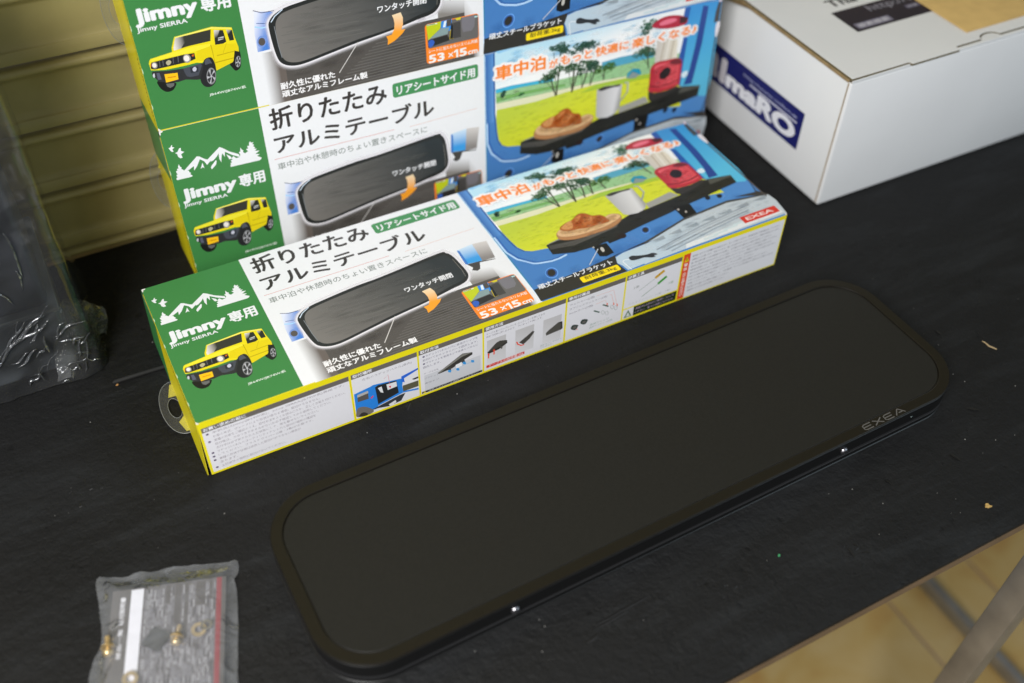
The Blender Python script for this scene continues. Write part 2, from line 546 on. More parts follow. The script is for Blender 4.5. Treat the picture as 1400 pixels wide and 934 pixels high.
# ------------------------------------------------------------------ the print of a packing box, in millimetres on its faces
L0, W0, H0 = 550.0 , 164.5 , 60.9
ART=[
['green_panel','R','428547',[0,0,83.5,164.5],{'r':0}],
['white_panel','R','eeeef0',[83.5,0,292.3,164.5],{'r':0}],
['edge_line','R','e6d822',[0,0,550.0,0.9],{'r':0}],
['mountain_drawing','F','eeeef0',[(4.0,147.6),(5.6,147.6),(7.1,149.9),(7.5,149.4),(7.0,147.9),(8.8,146.7),(6.8,145.6),(7.4,143.3),(6.1,143.1),(5.2,144.4)],{}],
['mountain_drawing','F','eeeef0',[(8.2,141.6),(10.2,141.9),(12.4,145.0),(13.8,145.1),(13.2,142.3),(15.7,140.5),(12.6,138.9),(13.3,135.5),(11.3,135.4),(9.8,137.3),(9.7,139.9)],{}],
['mountain_drawing','F','eeeef0',[(3.9,115.3),(3.9,117.5),(5.1,117.9),(4.5,120.2),(5.7,120.6),(4.9,124.0),(6.4,124.4),(6.2,126.1),(7.6,126.2),(7.7,128.2),(8.8,130.1),(9.2,127.7),(10.4,126.3),(9.7,125.1),(11.2,123.9),(11.7,122.7),(15.6,121.7),(15.5,120.2),(16.8,118.9),(15.9,118.0),(17.6,115.7),(16.4,115.1)],{}],
['mountain_drawing','F','eeeef0',[(11.7,122.8),(24.8,133.5),(26.9,132.6),(30.8,129.0),(32.8,128.0),(44.8,137.1),(47.0,135.5),(52.2,130.5),(59.5,125.6),(59.9,122.5),(53.7,126.6),(48.4,131.3),(47.4,126.2),(46.1,130.4),(45.1,128.6),(43.5,121.9),(42.5,125.8),(42.8,130.8),(43.4,132.0),(40.9,128.6),(37.4,125.7),(35.2,125.2),(35.3,126.2),(31.3,122.8),(29.8,126.9),(26.6,130.0),(23.1,124.1),(19.8,120.4),(20.4,124.9),(16.2,122.6),(12.7,121.6)],{}],
['mountain_drawing','F','eeeef0',[(28.0,126.2),(28.6,120.3),(27.4,121.7),(25.3,120.5)],{}],
['mountain_drawing','F','eeeef0',[(39.3,125.3),(40.0,124.4),(38.7,120.9),(34.5,117.4),(33.9,119.2),(34.7,120.9)],{}],
['mountain_drawing','F','eeeef0',[(49.1,128.5),(52.1,125.7),(53.0,123.1),(50.6,123.0)],{}],
['mountain_drawing','F','eeeef0',[(50.6,115.1),(50.4,116.7),(51.2,117.3),(50.9,119.0),(52.3,119.3),(51.5,121.5),(53.3,121.9),(52.8,123.5),(54.7,125.1),(56.5,122.4),(59.6,122.7),(60.7,125.1),(59.7,127.4),(61.2,127.9),(61.9,131.8),(62.8,129.3),(64.0,128.1),(63.3,126.9),(64.8,124.9),(67.8,126.3),(66.2,128.8),(68.3,128.9),(67.8,131.5),(69.6,131.4),(69.9,134.0),(71.2,135.5),(71.6,133.9),(73.9,133.8),(72.5,132.4),(74.0,131.1),(72.7,129.9),(74.5,128.2),(73.0,127.4),(75.5,126.6),(73.4,125.1),(77.5,124.1),(73.5,121.9),(77.2,120.6),(74.5,119.5),(78.2,116.6),(77.1,115.1),(75.6,114.6)],{}],
['lettering', 'T', 'eeeef0', [4.2, 89.7, 52.8, 104.9], {'s': 'Jimny', 'b': 0.05}],
['lettering', 'T', 'eeeef0', [54.7, 91.6, 78.0, 104.9], {'s': '専用', 'b': 0.035}],
['lettering', 'T', 'eeeef0', [4.1, 85.3, 42.6, 90.0], {'s': 'Jimny SIERRA', 'b': 0.022}],
['lettering', 'T', 'e4eee2', [46.3, 20.3, 76.9, 23.5], {'s': 'JB64W/JB74W系', 'b': 0.02}],
['lettering', 'T', '3a3634', [90.7, 140.1, 197.6, 161.3], {'s': '折りたたみ', 'b': 0.024}],
['lettering', 'T', '3a3634', [91.2, 116.3, 241.7, 134.7], {'s': 'アルミテーブル', 'b': 0.024}],
['lettering','L','d9908c',[(88.9,111.3),(201.7,111.2)],{'w':0.5}],
['lettering','L','e0b0a0',[(216.6,110.2),(284.7,111.7)],{'w':0.4}],
['lettering', 'T', '7d8580', [90.7, 99.6, 233.6, 106.8], {'s': '車中泊や休憩時のちょい置きスペースに', 'b': 0.004}],
['use_badge','R','48915a',[203.2,143.3,286.6,157.5],{'r':2.6}],
['use_badge', 'T', 'eeeef0', [206.9, 145.1, 283.6, 154.3], {'s': 'リアシートサイド用', 'b': 0.035}],
['car_picture','S','1f1f1e',[(9.2,43.6),(15.1,42.3),(22.4,39.2),(22.5,37.0),(19.2,33.3),(14.6,32.9),(11.3,35.4),(9.4,39.2)],{}],
['car_picture','F','6a6a68',[(15.2,40.1),(21.6,39.1),(20.8,36.8),(17.6,35.7),(15.6,37.5)],{}],
['car_picture','S','232322',[(73.2,55.7),(76.4,55.9),(77.6,52.4),(76.9,44.8),(75.3,39.9),(71.5,37.9),(69.3,40.7),(67.6,44.9),(69.9,47.1),(71.6,48.5)],{}],
['car_picture','F','f0dd1f',[(8.4,63.3),(25.7,65.3),(26.1,68.8),(29.9,77.0),(59.3,79.1),(74.8,75.2),(75.5,67.3),(77.1,57.8),(76.7,53.8),(73.5,55.4),(71.1,47.1),(70.1,45.9),(56.2,41.8),(55.4,47.6),(53.3,53.1),(49.5,53.3),(46.4,50.9),(42.2,52.1),(31.4,51.7),(17.9,51.8),(9.4,53.3),(6.7,54.0),(6.4,59.7),(7.5,62.4)],{}],
['car_picture','F','e8d21a',[(45.5,66.0),(75.9,61.3),(77.1,57.8),(76.7,53.8),(73.5,55.4),(71.1,47.1),(70.1,45.9),(56.2,41.8),(55.4,47.6),(53.3,53.1),(49.5,53.3),(48.0,52.3),(42.1,54.1)],{}],
['car_picture','F','f6e83a',[(8.7,62.9),(25.6,65.0),(42.8,66.2),(55.7,65.5),(56.7,63.7),(43.7,61.8),(25.3,61.4),(7.8,61.0)],{}],
['car_picture','F','fff27a',[(30.3,76.8),(59.3,78.6),(74.5,74.9),(74.2,74.3),(59.2,77.7),(30.3,75.8)],{}],
['car_picture','F','3a3a34',[(30.4,76.0),(58.5,77.1),(56.4,67.7),(39.3,67.3),(27.4,66.1),(27.4,68.2)],{}],
['car_picture','G','x',[(30.4,76.0),(38.9,76.4),(38.6,72.9),(32.9,66.6),(27.4,66.1),(27.4,68.2)],{'g':[(28.3,70.0),'e8e0d8',(37.1,70.2),'3a3a34']}],
['car_picture','F','2d2f2c',[(60.7,76.1),(67.7,74.5),(68.5,64.4),(66.0,63.3),(59.4,63.7)],{}],
['car_picture','G','x',[(60.7,76.1),(65.1,75.1),(62.0,69.3),(59.6,66.5)],{'g':[(60.4,74.8),'d8d4cc',(62.5,69.7),'2d2f2c']}],
['car_picture','F','2d2f2c',[(70.2,74.4),(74.7,72.9),(74.8,64.4),(71.1,64.6)],{}],
['car_picture','G','x',[(70.2,74.4),(73.8,73.2),(71.1,69.5),(70.5,71.0)],{'g':[(70.3,74.0),'c8c4bc',(71.8,70.3),'2d2f2c']}],
['car_picture','F','c8c8c4',[(62.7,69.0),(67.2,69.4),(66.8,67.0),(62.3,66.6)],{}],
['car_picture','F','2d2f2c',[(62.1,68.4),(67.5,68.0),(67.7,67.3),(62.4,67.7)],{}],
['car_picture','F','2b2b2a',[(59.1,65.0),(66.4,64.6),(66.2,63.6),(60.6,63.6)],{}],
['car_picture','F','b8a010',[(56.3,64.7),(56.5,58.3),(56.2,41.8),(56.0,42.6),(56.0,58.3),(55.6,64.7)],{}],
['car_picture','F','c4ac14',[(58.9,54.8),(73.5,55.4),(73.4,54.7),(59.0,53.9)],{}],
['car_picture','F','c4ac14',[(64.1,55.7),(68.3,63.3),(68.5,63.1),(64.4,55.5)],{}],
['car_picture','F','bfa512',[(56.5,49.2),(71.8,49.8),(71.6,49.0),(56.5,48.3)],{}],
['car_picture','F','2b2c2e',[(8.5,60.3),(33.6,61.2),(42.2,60.6),(42.1,55.5),(36.8,54.3),(20.1,54.0),(9.6,53.9),(7.0,55.0),(7.2,58.2)],{}],
['car_picture','F','68696a',[(14.4,60.3),(14.9,60.4),(14.3,55.3),(13.7,55.2)],{}],
['car_picture','F','68696a',[(17.0,60.5),(17.6,60.5),(16.9,55.4),(16.4,55.3)],{}],
['car_picture','F','68696a',[(25.1,60.8),(25.6,60.8),(24.9,55.7),(24.4,55.6)],{}],
['car_picture','F','68696a',[(28.9,60.9),(29.5,61.0),(28.8,55.9),(28.2,55.7)],{}],
['car_picture','S','9a948c',[(12.3,56.4),(11.7,55.2),(10.7,54.7),(9.6,54.8),(8.7,55.7),(8.2,57.0),(8.3,58.4),(8.9,59.6),(9.9,60.1),(11.0,60.0),(12.0,59.1),(12.4,57.8)],{}],
['car_picture','S','f4ece4',[(11.6,56.8),(11.1,56.0),(10.4,55.6),(9.6,55.7),(8.9,56.3),(8.6,57.2),(8.6,58.2),(9.1,59.0),(9.8,59.4),(10.6,59.3),(11.3,58.7),(11.6,57.8)],{}],
['car_picture','S','9a948c',[(38.4,56.0),(37.5,54.4),(36.1,53.6),(34.5,53.9),(33.3,55.0),(32.7,56.8),(32.8,58.7),(33.7,60.3),(35.1,61.1),(36.7,60.9),(37.9,59.7),(38.6,57.9)],{}],
['car_picture','S','f4ece4',[(37.4,56.5),(36.8,55.4),(35.8,54.9),(34.7,55.0),(33.8,55.8),(33.3,57.1),(33.4,58.5),(34.0,59.6),(35.1,60.1),(36.2,59.9),(37.1,59.1),(37.5,57.8)],{}],
['car_picture','F','e06a20',[(39.9,59.5),(41.8,59.7),(41.0,58.0),(39.8,58.0)],{}],
['car_picture','F','e06a20',[(7.4,59.2),(8.2,59.3),(7.3,56.5),(7.0,56.7)],{}],
['car_picture','S','b8b090',[(19.1,57.8),(21.6,59.3),(23.3,57.7),(22.2,55.8),(20.0,55.1)],{}],
['car_picture','F','343436',[(7.3,52.7),(9.8,52.3),(19.1,50.6),(30.9,49.7),(44.9,50.8),(48.6,50.4),(42.2,37.5),(40.0,37.5),(30.9,39.9),(24.7,39.2),(16.2,40.7),(10.2,43.1),(8.3,46.8),(6.8,48.1),(6.6,50.8)],{}],
['car_picture','F','4c4f58',[(30.9,49.7),(44.9,50.8),(45.8,49.0),(41.5,41.2),(35.0,41.1),(32.4,42.4),(31.3,46.2)],{}],
['car_picture','F','33363d',[(36.2,49.3),(42.7,48.8),(42.0,44.2),(36.0,44.4)],{}],
['car_picture','S','c8c8d8',[(38.0,47.8),(40.1,49.0),(41.1,47.1),(39.9,45.2),(38.1,45.6)],{}],
['car_picture','S','d0d0d8',[(7.0,49.8),(8.5,50.8),(8.3,47.9),(7.3,47.3)],{}],
['car_picture','F','5c5f70',[(10.1,50.7),(12.3,50.4),(12.8,44.3),(9.9,44.9)],{}],
['car_picture','F','ffc61e',[(15.8,48.3),(25.9,47.2),(25.4,41.5),(15.5,41.0)],{}],
['car_picture','F','d8901a',[(17.5,45.4),(24.1,44.9),(24.0,43.8),(17.5,44.4)],{}],
['car_picture','S','2a2a2c',[(48.2,52.8),(52.9,54.4),(55.3,52.1),(56.1,45.0),(54.9,37.8),(53.3,32.0),(49.4,29.1),(45.1,29.8),(42.5,33.6),(42.5,38.5),(45.9,45.6)],{}],
['car_picture','S','53565f',[(48.9,52.4),(52.0,53.7),(53.9,48.9),(52.1,49.2),(48.5,48.8)],{}],
['car_picture','S','8a8a8c',[(54.6,36.3),(53.5,33.4),(51.9,31.5),(50.1,30.8),(48.6,31.6),(47.5,33.6),(47.2,36.5),(47.6,39.7),(48.8,42.6),(50.4,44.6),(52.1,45.3),(53.7,44.5),(54.7,42.5),(55.1,39.5)],{}],
['car_picture','S','39393b',[(54.0,36.6),(52.9,34.3),(51.5,32.8),(50.0,32.3),(48.7,32.9),(47.9,34.5),(47.8,36.9),(48.3,39.4),(49.3,41.7),(50.7,43.3),(52.3,43.8),(53.5,43.2),(54.3,41.5),(54.5,39.2)],{}],
['car_picture','F','c0c0c4',[(50.8,37.4),(54.0,35.9),(52.9,33.8),(51.4,38.6)],{}],
['car_picture','F','c0c0c4',[(50.8,38.2),(49.9,31.9),(48.7,32.4),(51.5,37.9)],{}],
['car_picture','F','c0c0c4',[(51.2,38.7),(47.5,36.3),(47.8,38.8),(51.0,37.3)],{}],
['car_picture','F','c0c0c4',[(51.5,38.3),(50.1,43.2),(51.6,44.1),(50.7,37.8)],{}],
['car_picture','F','c0c0c4',[(51.3,37.5),(54.1,42.9),(54.7,41.1),(51.0,38.6)],{}],
['car_picture','S','8a8a8c',[(76.5,44.4),(75.7,42.4),(74.7,41.1),(73.7,40.5),(72.8,41.0),(72.2,42.3),(72.1,44.2),(72.5,46.4),(73.3,48.4),(74.3,49.8),(75.3,50.3),(76.2,49.9),(76.8,48.5),(76.9,46.6)],{}],
['car_picture','S','39393b',[(76.1,44.6),(75.4,43.0),(74.5,41.9),(73.6,41.5),(72.9,41.9),(72.5,42.9),(72.4,44.5),(72.8,46.2),(73.6,47.8),(74.5,48.9),(75.4,49.3),(76.1,49.0),(76.5,47.9),(76.5,46.3)],{}],
['car_picture','F','c0c0c4',[(74.3,45.0),(76.1,44.1),(75.4,42.7),(74.7,45.8)],{}],
['car_picture','F','c0c0c4',[(74.3,45.5),(73.5,41.2),(72.8,41.6),(74.7,45.3)],{}],
['car_picture','F','c0c0c4',[(74.6,45.9),(72.3,44.1),(72.6,45.7),(74.4,44.9)],{}],
['car_picture','F','c0c0c4',[(74.7,45.6),(74.1,48.8),(75.0,49.5),(74.2,45.2)],{}],
['car_picture','F','c0c0c4',[(74.6,45.1),(76.5,48.8),(76.7,47.6),(74.4,45.8)],{}],
['table_picture','G','x',[(93,0),(93,48),(112,48),(112,0)],{'g':[(94,20),'eeeef0',(107,20),'6b625c']}],
['table_picture','R','57534f',[112,0,282.3,45],{'r':0}],
['table_picture','G','x',[(282.3,0),(282.3,45),(292.3,45),(292.3,0)],{'g':[(282.3,0),'57534f',(289.3,0),'eeeef0']}],
['table_picture','G','x',[(250,45),(250,62),(283,62),(283,45)],{'g':[(266,45),'8d8883',(270,60),'eeeef0']}],
['table_picture','G','x',[(275,20),(275,60),(289,60),(289,20)],{'g':[(277,30),'aaa6a2',(288,36),'eeeef0']}],
['table_picture','M','x',[(112,0),(112,40),(278.3,40),(278.3,0)],{'c':['7a756f','3e3a37','6a6560','8c8680'],'n':120,'s':(6,20),'a':0.16,'q':0.4}],
['table_picture','L','6b6864',[(150.0,2.0),(262.0,3.0)],{'w':0.8}],
['table_picture','L','6b6864',[(153.5,4.7),(261.6,5.7)],{'w':0.8}],
['table_picture','L','6b6864',[(157.0,7.4),(261.2,8.4)],{'w':0.8}],
['table_picture','L','6b6864',[(160.5,10.100000000000001),(260.8,11.100000000000001)],{'w':0.8}],
['table_picture','L','6b6864',[(164.0,12.8),(260.4,13.8)],{'w':0.8}],
['table_picture','L','6b6864',[(167.5,15.5),(260.0,16.5)],{'w':0.8}],
['table_picture','L','6b6864',[(171.0,18.200000000000003),(259.6,19.200000000000003)],{'w':0.8}],
['table_picture','L','6b6864',[(174.5,20.900000000000002),(259.2,21.900000000000002)],{'w':0.8}],
['table_picture','L','6b6864',[(178.0,23.6),(258.8,24.6)],{'w':0.8}],
['table_picture','L','6b6864',[(181.5,26.3),(258.4,27.3)],{'w':0.8}],
['table_picture','L','6b6864',[(185.0,29.0),(258.0,30.0)],{'w':0.8}],
['table_picture','L','6b6864',[(188.5,31.700000000000003),(257.6,32.7)],{'w':0.8}],
['table_picture','L','6b6864',[(192.0,34.400000000000006),(257.2,35.400000000000006)],{'w':0.8}],
['table_picture','G','x',[(257.3,90.9),(273.2,92.7),(271.6,68.9),(256.2,71.0)],{'g':[(266.5,94.4),'dcecf8',(265.9,75.6),'3f9fe4']}],
['table_picture','G','x',[(273.2,92.7),(286.5,91.1),(283.3,67.8),(271.4,68.5)],{'g':[(281.4,91.9),'d8d2ce',(277.6,71.4),'8e8884']}],
['table_picture','F','4a4845',[(257.0,70.6),(268.6,69.3),(282.7,66.5),(282.8,65.7),(268.4,67.8),(265.2,60.4),(261.9,58.9),(257.9,61.6),(260.3,64.3)],{}],
['table_picture','F','3e7ac8',[(257.3,90.9),(259.2,89.2),(258.7,69.7),(256.2,71.0)],{}],
['table_picture','G','x',[(94.3,84.2),(109.4,81.0),(104.7,70.6),(101.9,50.0),(91.6,49.7),(91.7,65.9)],{'g':[(91.4,70.3),'e6eafa',(102.2,66.3),'4f86d8']}],
['table_picture','L','a8d8ff',[(92.8,71.6),(97.7,69.6),(104.3,69.4)],{'w':1.2}],
['table_picture','L','3c3c60',[(93.7,85.2),(100.2,82.0),(110.6,81.8)],{'w':0.6}],
['table_picture','L','44609c',[(94.6,74.2),(102.5,72.4)],{'w':0.6}],
['table_picture','S','7a98d8',[(100.0,56.4),(98.7,54.3),(96.8,53.2),(94.8,53.5),(93.2,55.0),(92.5,57.3),(92.9,59.9),(94.2,62.0),(96.1,63.0),(98.1,62.8),(99.7,61.3),(100.4,58.9)],{}],
['table_picture','S','5a5450',[(98.9,56.6),(98.0,55.2),(96.7,54.6),(95.2,54.8),(94.1,55.8),(93.6,57.4),(93.8,59.1),(94.7,60.5),(96.1,61.2),(97.5,61.0),(98.6,60.0),(99.1,58.4)],{}],
['table_picture','H','f4f0f4',[(104.5,72.8),(109.3,78.2),(118.9,82.3),(132.8,84.5),(161.7,87.9),(185.2,89.1),(240.0,94.7),(247.4,92.3),(250.8,86.2),(252.5,74.3),(253.2,61.7),(251.1,55.1),(245.2,50.5),(231.4,47.5),(238.4,49.3),(207.5,43.3),(176.9,39.1),(149.8,34.5),(131.4,31.3),(121.8,30.7),(114.1,32.5),(108.3,37.1),(105.8,45.3),(104.4,56.9),(103.8,66.9)],{'w':4.6,'a':0.9,'sm':1}],
['table_picture','S','2c2e2d',[(104.5,72.8),(109.3,78.2),(118.9,82.3),(132.8,84.5),(161.7,87.9),(185.2,89.1),(240.0,94.7),(247.4,92.3),(250.8,86.2),(252.5,74.3),(253.2,61.7),(251.1,55.1),(245.2,50.5),(231.4,47.5),(238.4,49.3),(207.5,43.3),(176.9,39.1),(149.8,34.5),(131.4,31.3),(121.8,30.7),(114.1,32.5),(108.3,37.1),(105.8,45.3),(104.4,56.9),(103.8,66.9)],{'z':0}],
['table_picture','GS','x',[(109.7,70.2),(113.3,76.2),(119.2,79.0),(133.5,81.3),(160.2,84.2),(185.0,86.2),(238.2,90.8),(245.7,88.7),(248.1,82.8),(249.0,71.4),(250.1,61.7),(248.1,56.5),(242.4,53.3),(231.2,51.4),(208.6,45.6),(178.1,42.0),(150.9,37.3),(132.5,34.1),(122.8,33.5),(115.2,35.6),(111.3,39.9),(109.4,47.6),(108.9,58.8)],{'g':[(117.6,36.8),'7b7772',(230.5,89.9),'33393b']}],
['table_picture','M','x',[(109.7,70.2),(113.3,76.2),(119.2,79.0),(133.5,81.3),(160.2,84.2),(185.0,86.2),(238.2,90.8),(245.7,88.7),(248.1,82.8),(249.0,71.4),(250.1,61.7),(248.1,56.5),(242.4,53.3),(231.2,51.4),(208.6,45.6),(178.1,42.0),(150.9,37.3),(132.5,34.1),(122.8,33.5),(115.2,35.6),(111.3,39.9),(109.4,47.6),(108.9,58.8)],{'c':['8a8a84','24282a','6c6a64','3c4040'],'n':160,'s':(6,26),'a':0.1,'q':0.16}],
['table_picture','L','d8e8f8',[(106.3,72.6),(110.1,77.1),(117.2,81.4)],{'w':0.8}],
['table_picture','L','8a8f94',[(108.3,68.8),(109.1,51.8),(110.5,40.3)],{'w':0.5}],
['table_picture','L','9a9690',[(249.0,82.4),(250.3,65.4),(249.6,57.4)],{'w':0.35}],
['table_picture','L','6c6b66',[(114.3,65.9),(172.9,66.9)],{'w':0.7}],
['table_picture','L','6c6b66',[(112.9,59.6),(179.1,58.0)],{'w':0.7}],
['table_picture','L','6c6b66',[(113.2,52.6),(180.6,50.1)],{'w':0.7}],
['table_picture','L','6c6b66',[(117.4,61.5),(157.5,62.9)],{'w':0.7}],
['table_picture','L','6c6b66',[(117.6,54.5),(173.9,50.5)],{'w':0.7}],
['table_picture','L','6c6b66',[(118.6,47.1),(184.2,46.9)],{'w':0.7}],
['arrow','G','x',[(208.4,56.7),(216.3,57.7),(218.0,52.7),(217.6,46.3),(215.8,42.0),(219.5,41.7),(216.4,38.2),(209.0,33.2),(202.4,30.7),(203.1,35.4),(201.9,38.8),(206.8,39.3),(209.4,43.8),(210.1,48.5),(209.6,53.2)],{'g':[(212.4,57.0),'f6dcb4',(210.2,41.2),'ffa52e']}],
['pointer_line','L','d8d4d0',[(176.5,39.3),(157.0,15.2)],{'w':0.7}],
['lettering', 'T', 'eeeef0', [196.0, 60.9, 240.2, 67.3], {'s': 'ワンタッチ開閉', 'b': 0.03}],
['lettering', 'T', 'f4f2f2', [105.2, 11.5, 153.2, 18.2], {'s': '耐久性に優れた', 'b': 0.035}],
['lettering', 'T', 'f4f2f2', [105.2, 4.2, 181.7, 10.6], {'s': '頑丈なアルミフレーム製', 'b': 0.035}],
['size_badge','R','ff8a2b',[237.2,3.9,288.2,41.7],{'r':3}],
['size_badge','R','6b6866',[239.1,18.4,287.7,40.9],{'r':2}],
['size_badge','F','c4d024',[(238.6,41.1),(252.7,41.5),(251.7,35.3),(239.7,26.6)],{}],
['size_badge','F','e6ecd8',[(239.3,41.5),(248.9,41.1),(248.9,40.0),(239.1,40.1)],{}],
['size_badge','F','5a8a40',[(238.4,41.1),(246.8,41.0),(246.7,40.2),(238.9,40.5)],{}],
['size_badge','F','3a8ee0',[(252.7,41.5),(262.7,41.8),(262.4,33.0),(260.4,31.0),(252.1,35.1)],{}],
['size_badge','F','e8f4fa',[(255.5,40.9),(257.8,41.2),(256.3,35.3),(254.0,35.7)],{}],
['size_badge','F','55504c',[(257.9,41.5),(262.2,41.8),(261.7,35.6),(257.5,35.4)],{}],
['size_badge','F','d8cc30',[(265.9,41.4),(271.6,41.6),(270.9,39.3),(267.2,39.3)],{}],
['size_badge','F','8aa0a0',[(239.7,26.6),(252.1,35.1),(260.0,34.2),(258.1,28.5),(242.2,27.5)],{}],
['size_badge','F','32312f',[(239.7,26.6),(257.8,27.9),(260.1,22.3),(239.7,19.4)],{}],
['size_badge','S','3a64c0',[(240.0,25.0),(243.2,26.4),(245.5,23.8),(243.7,20.3),(240.4,19.8)],{}],
['size_badge','F','25272a',[(262.4,39.0),(263.6,35.4),(263.2,22.3),(259.2,23.5)],{}],
['size_badge','L','c8b030',[(261.2,32.1),(259.9,23.2),(263.6,23.1),(264.1,29.2)],{'w':0.6}],
['size_badge','F','7d7a80',[(272.2,40.9),(285.2,40.5),(283.9,29.9),(281.1,26.7),(272.9,27.0),(271.8,32.8)],{}],
['size_badge','F','4a4846',[(263.7,37.6),(270.7,37.9),(270.8,22.9),(263.5,22.9)],{}],
['size_badge','F','b8e0e0',[(284.2,39.5),(287.7,39.3),(287.7,38.2),(284.4,38.0)],{}],
['size_badge', 'T', 'f6f2ee', [239.5, 13.9, 286.8, 17.3], {'s': 'シートに当たらないスリム天板', 'b': 0.015}],
['size_badge', 'T', 'f6f2ee', [239.1, 4.2, 254.4, 12.2], {'s': '53', 'b': 0.035}],
['size_badge','L','f6f2ee',[(258.3,5.9),(262.4,10.0)],{'w':1.0}],
['size_badge','L','f6f2ee',[(258.3,10.0),(262.4,5.9)],{'w':1.0}],
['size_badge','F','f6f2ee',[(265.6,3.9),(267.6,3.9),(267.6,11.8),(265.8,11.8),(263.4,10.4),(263.4,8.8),(265.6,9.8)],{}],
['size_badge', 'T', 'f6f2ee', [268.6, 3.9, 276.2, 11.8], {'s': '5', 'b': 0.035}],
['size_badge', 'T', 'f6f2ee', [277.2, 3.8, 286.6, 7.6], {'s': 'cm', 'b': 0.025}],
['camping_picture','G','x',[(292.3,0),(292.3,164.5),(550.0,164.5),(550.0,0)],{'g':[(292.3,60),'4a80c0',(550.0,100),'5590d0']}],
['camping_picture','L','dff0ff',[(292.7,0),(292.7,164.5)],{'w':0.8}],
['camping_picture','L','2f86a0',[(293.7,20),(293.7,164.5)],{'w':0.8}],
['camping_picture','L','3468b0',[(296.1,164.39999999999998),(296.20000000000005,141.29999999999998),(296.40000000000003,114.7),(296.20000000000005,99.8),(296.40000000000003,70.5),(300.70000000000005,58.1),(310.90000000000003,46.800000000000004),(313.4,45.0),(325.0,42.400000000000006),(332.7,42.5),(341.3,44.1)],{'w':2.2}],
['camping_picture','L','b8d8f8',[(294.5,163.2),(294.6,140.1),(294.8,113.5),(294.6,98.6),(294.8,69.3),(299.1,56.9),(309.3,45.6),(313.4,43.8),(325.0,41.2),(332.7,41.3),(341.3,42.9)],{'w':1.9}],
['camping_picture','M','x',[(292.3,0),(292.3,100),(300,100),(330,40),(480,50),(550.0,60),(550.0,0)],{'c':['2f66ac','78b0ea','3a74bc','6aa4e2'],'n':140,'s':(8,24),'a':0.22,'q':0.7}],
['camping_picture','G','x',[(294.1,92),(294.1,164.5),(302,164.5),(302,92)],{'g':[(294.3,120),'3a6cb0',(302,120),'5f96d4']}],
['camping_picture','F','2f5fa2',[(302.0,164.5),(302.0,100),(302.7,95.4),(303.7,81.6),(305.2,70.8),(308.9,63.6),(314.7,60.2),(329.6,57.7),(375,43),(470,62),(512,70),(512,164.5)],{}],
['camping_picture','G','x',[(303.6,164.5),(303.6,100),(304.3,95.4),(305.3,81.6),(306.8,70.8),(310.5,63.6),(316.3,60.2),(329.6,57.7),(375,43),(470,62),(512,70),(512,164.5)],{'g':[(380,164.5),'bfe4f4',(385,140),'fbfbfa']}],
['camping_picture','G','x',[(304.0,165.8),(344.5,167.2),(349.2,166.9),(307.3,162.7)],{'g':[(305,162),'8cc8f0',(350,160),'d8eef8']}],
['camping_picture','M','x',[(304,164),(304,130),(505,130),(505,164)],{'c':['ffffff','ffffff','a8d8f4','cfeaf8'],'n':170,'s':(4,16),'a':0.55,'q':0.4}],
['camping_picture','F','3fb4d8',[(304.1,126.3),(321.2,126.4),(345.3,124.8),(364.9,123.7),(365.1,116.3),(329.2,120.3),(304.4,122.1)],{'f':0.9}],
['camping_picture','F','58a8c4',[(418.0,127.2),(438.4,128.1),(462.7,127.0),(476.9,124.9),(478.0,115.5),(439.2,118.0),(418.5,120.5)],{'f':0.9}],
['camping_picture','F','9cc890',[(304.4,122.1),(329.2,122.3),(365.0,119.9),(411.7,119.6),(446.1,118.9),(477.6,118.9),(509.3,115.7),(512.0,95.4),(447.7,100.8),(378.8,104.5),(304.6,111.9)],{'f':0.9}],
['camping_picture','F','78b060',[(304.7,117.6),(329.2,117.1),(350.3,115.8),(378.4,113.8),(378.5,112.1),(350.4,113.4),(329.3,114.6),(304.6,113.5)],{'f':0.9}],
['camping_picture','M','x',[(304.4,122.1),(329.2,122.3),(365.0,119.9),(411.7,119.6),(446.1,118.9),(477.6,118.9),(509.3,115.7),(512.0,95.4),(447.7,100.8),(378.8,104.5),(304.6,111.9)],{'c':['6fa45a','c4dcae','8cba74','5a9468','d6e4b8'],'n':300,'s':(1.5,6),'a':0.4,'q':0.3}],
['camping_picture','F','e6e4c0',[(304.6,111.1),(345.6,109.6),(378.6,108.7),(412.5,107.8),(447.3,105.1),(447.5,102.9),(412.7,104.7),(378.8,104.5),(345.7,102.9),(304.9,104.4)],{'f':0.9}],
['camping_picture','G','x',[(304.9,104.4),(345.7,102.9),(378.8,104.8),(412.7,105.1),(447.4,103.6),(475.9,101.6),(511.6,98.1),(517.5,53.1),(470,62),(375,43),(329.6,57.7),(316.3,60.2),(310.5,63.6),(306.8,70.8),(305.3,81.6),(304.3,95.4)],{'g':[(345.7,102.9),'c2d040',(356.3,71.0),'dade34']}],
['camping_picture','M','x',[(304.9,104.4),(345.7,102.9),(378.8,104.8),(412.7,105.1),(447.4,103.6),(475.9,101.6),(511.6,98.1),(517.5,53.1),(470,62),(375,43),(329.6,57.7),(316.3,60.2),(310.5,63.6),(306.8,70.8),(305.3,81.6),(304.3,95.4)],{'c':['a8c020','eaf058','b4c828','cfd62a','e6e24a'],'n':420,'s':(2.5,9.0),'a':0.2,'q':0.3}],
['camping_picture','F','a8c840',[(412.7,104.4),(476.0,100.7),(476.4,97.5),(447.9,98.7),(395.9,100.2)],{'f':0.9}],
['camping_picture','L','4a4a38',[(368.8,103.7),(370.72,127.65),(372.0,151.6)],{'w':1.5}],
['camping_picture','L','4a4a38',[(368.6,106.7),(364.5,150.6)],{'w':0.6}],
['camping_picture','B','3f6a58',[(372.0,151.6)],{'rx':15.0,'ry':10.0,'n':270}],
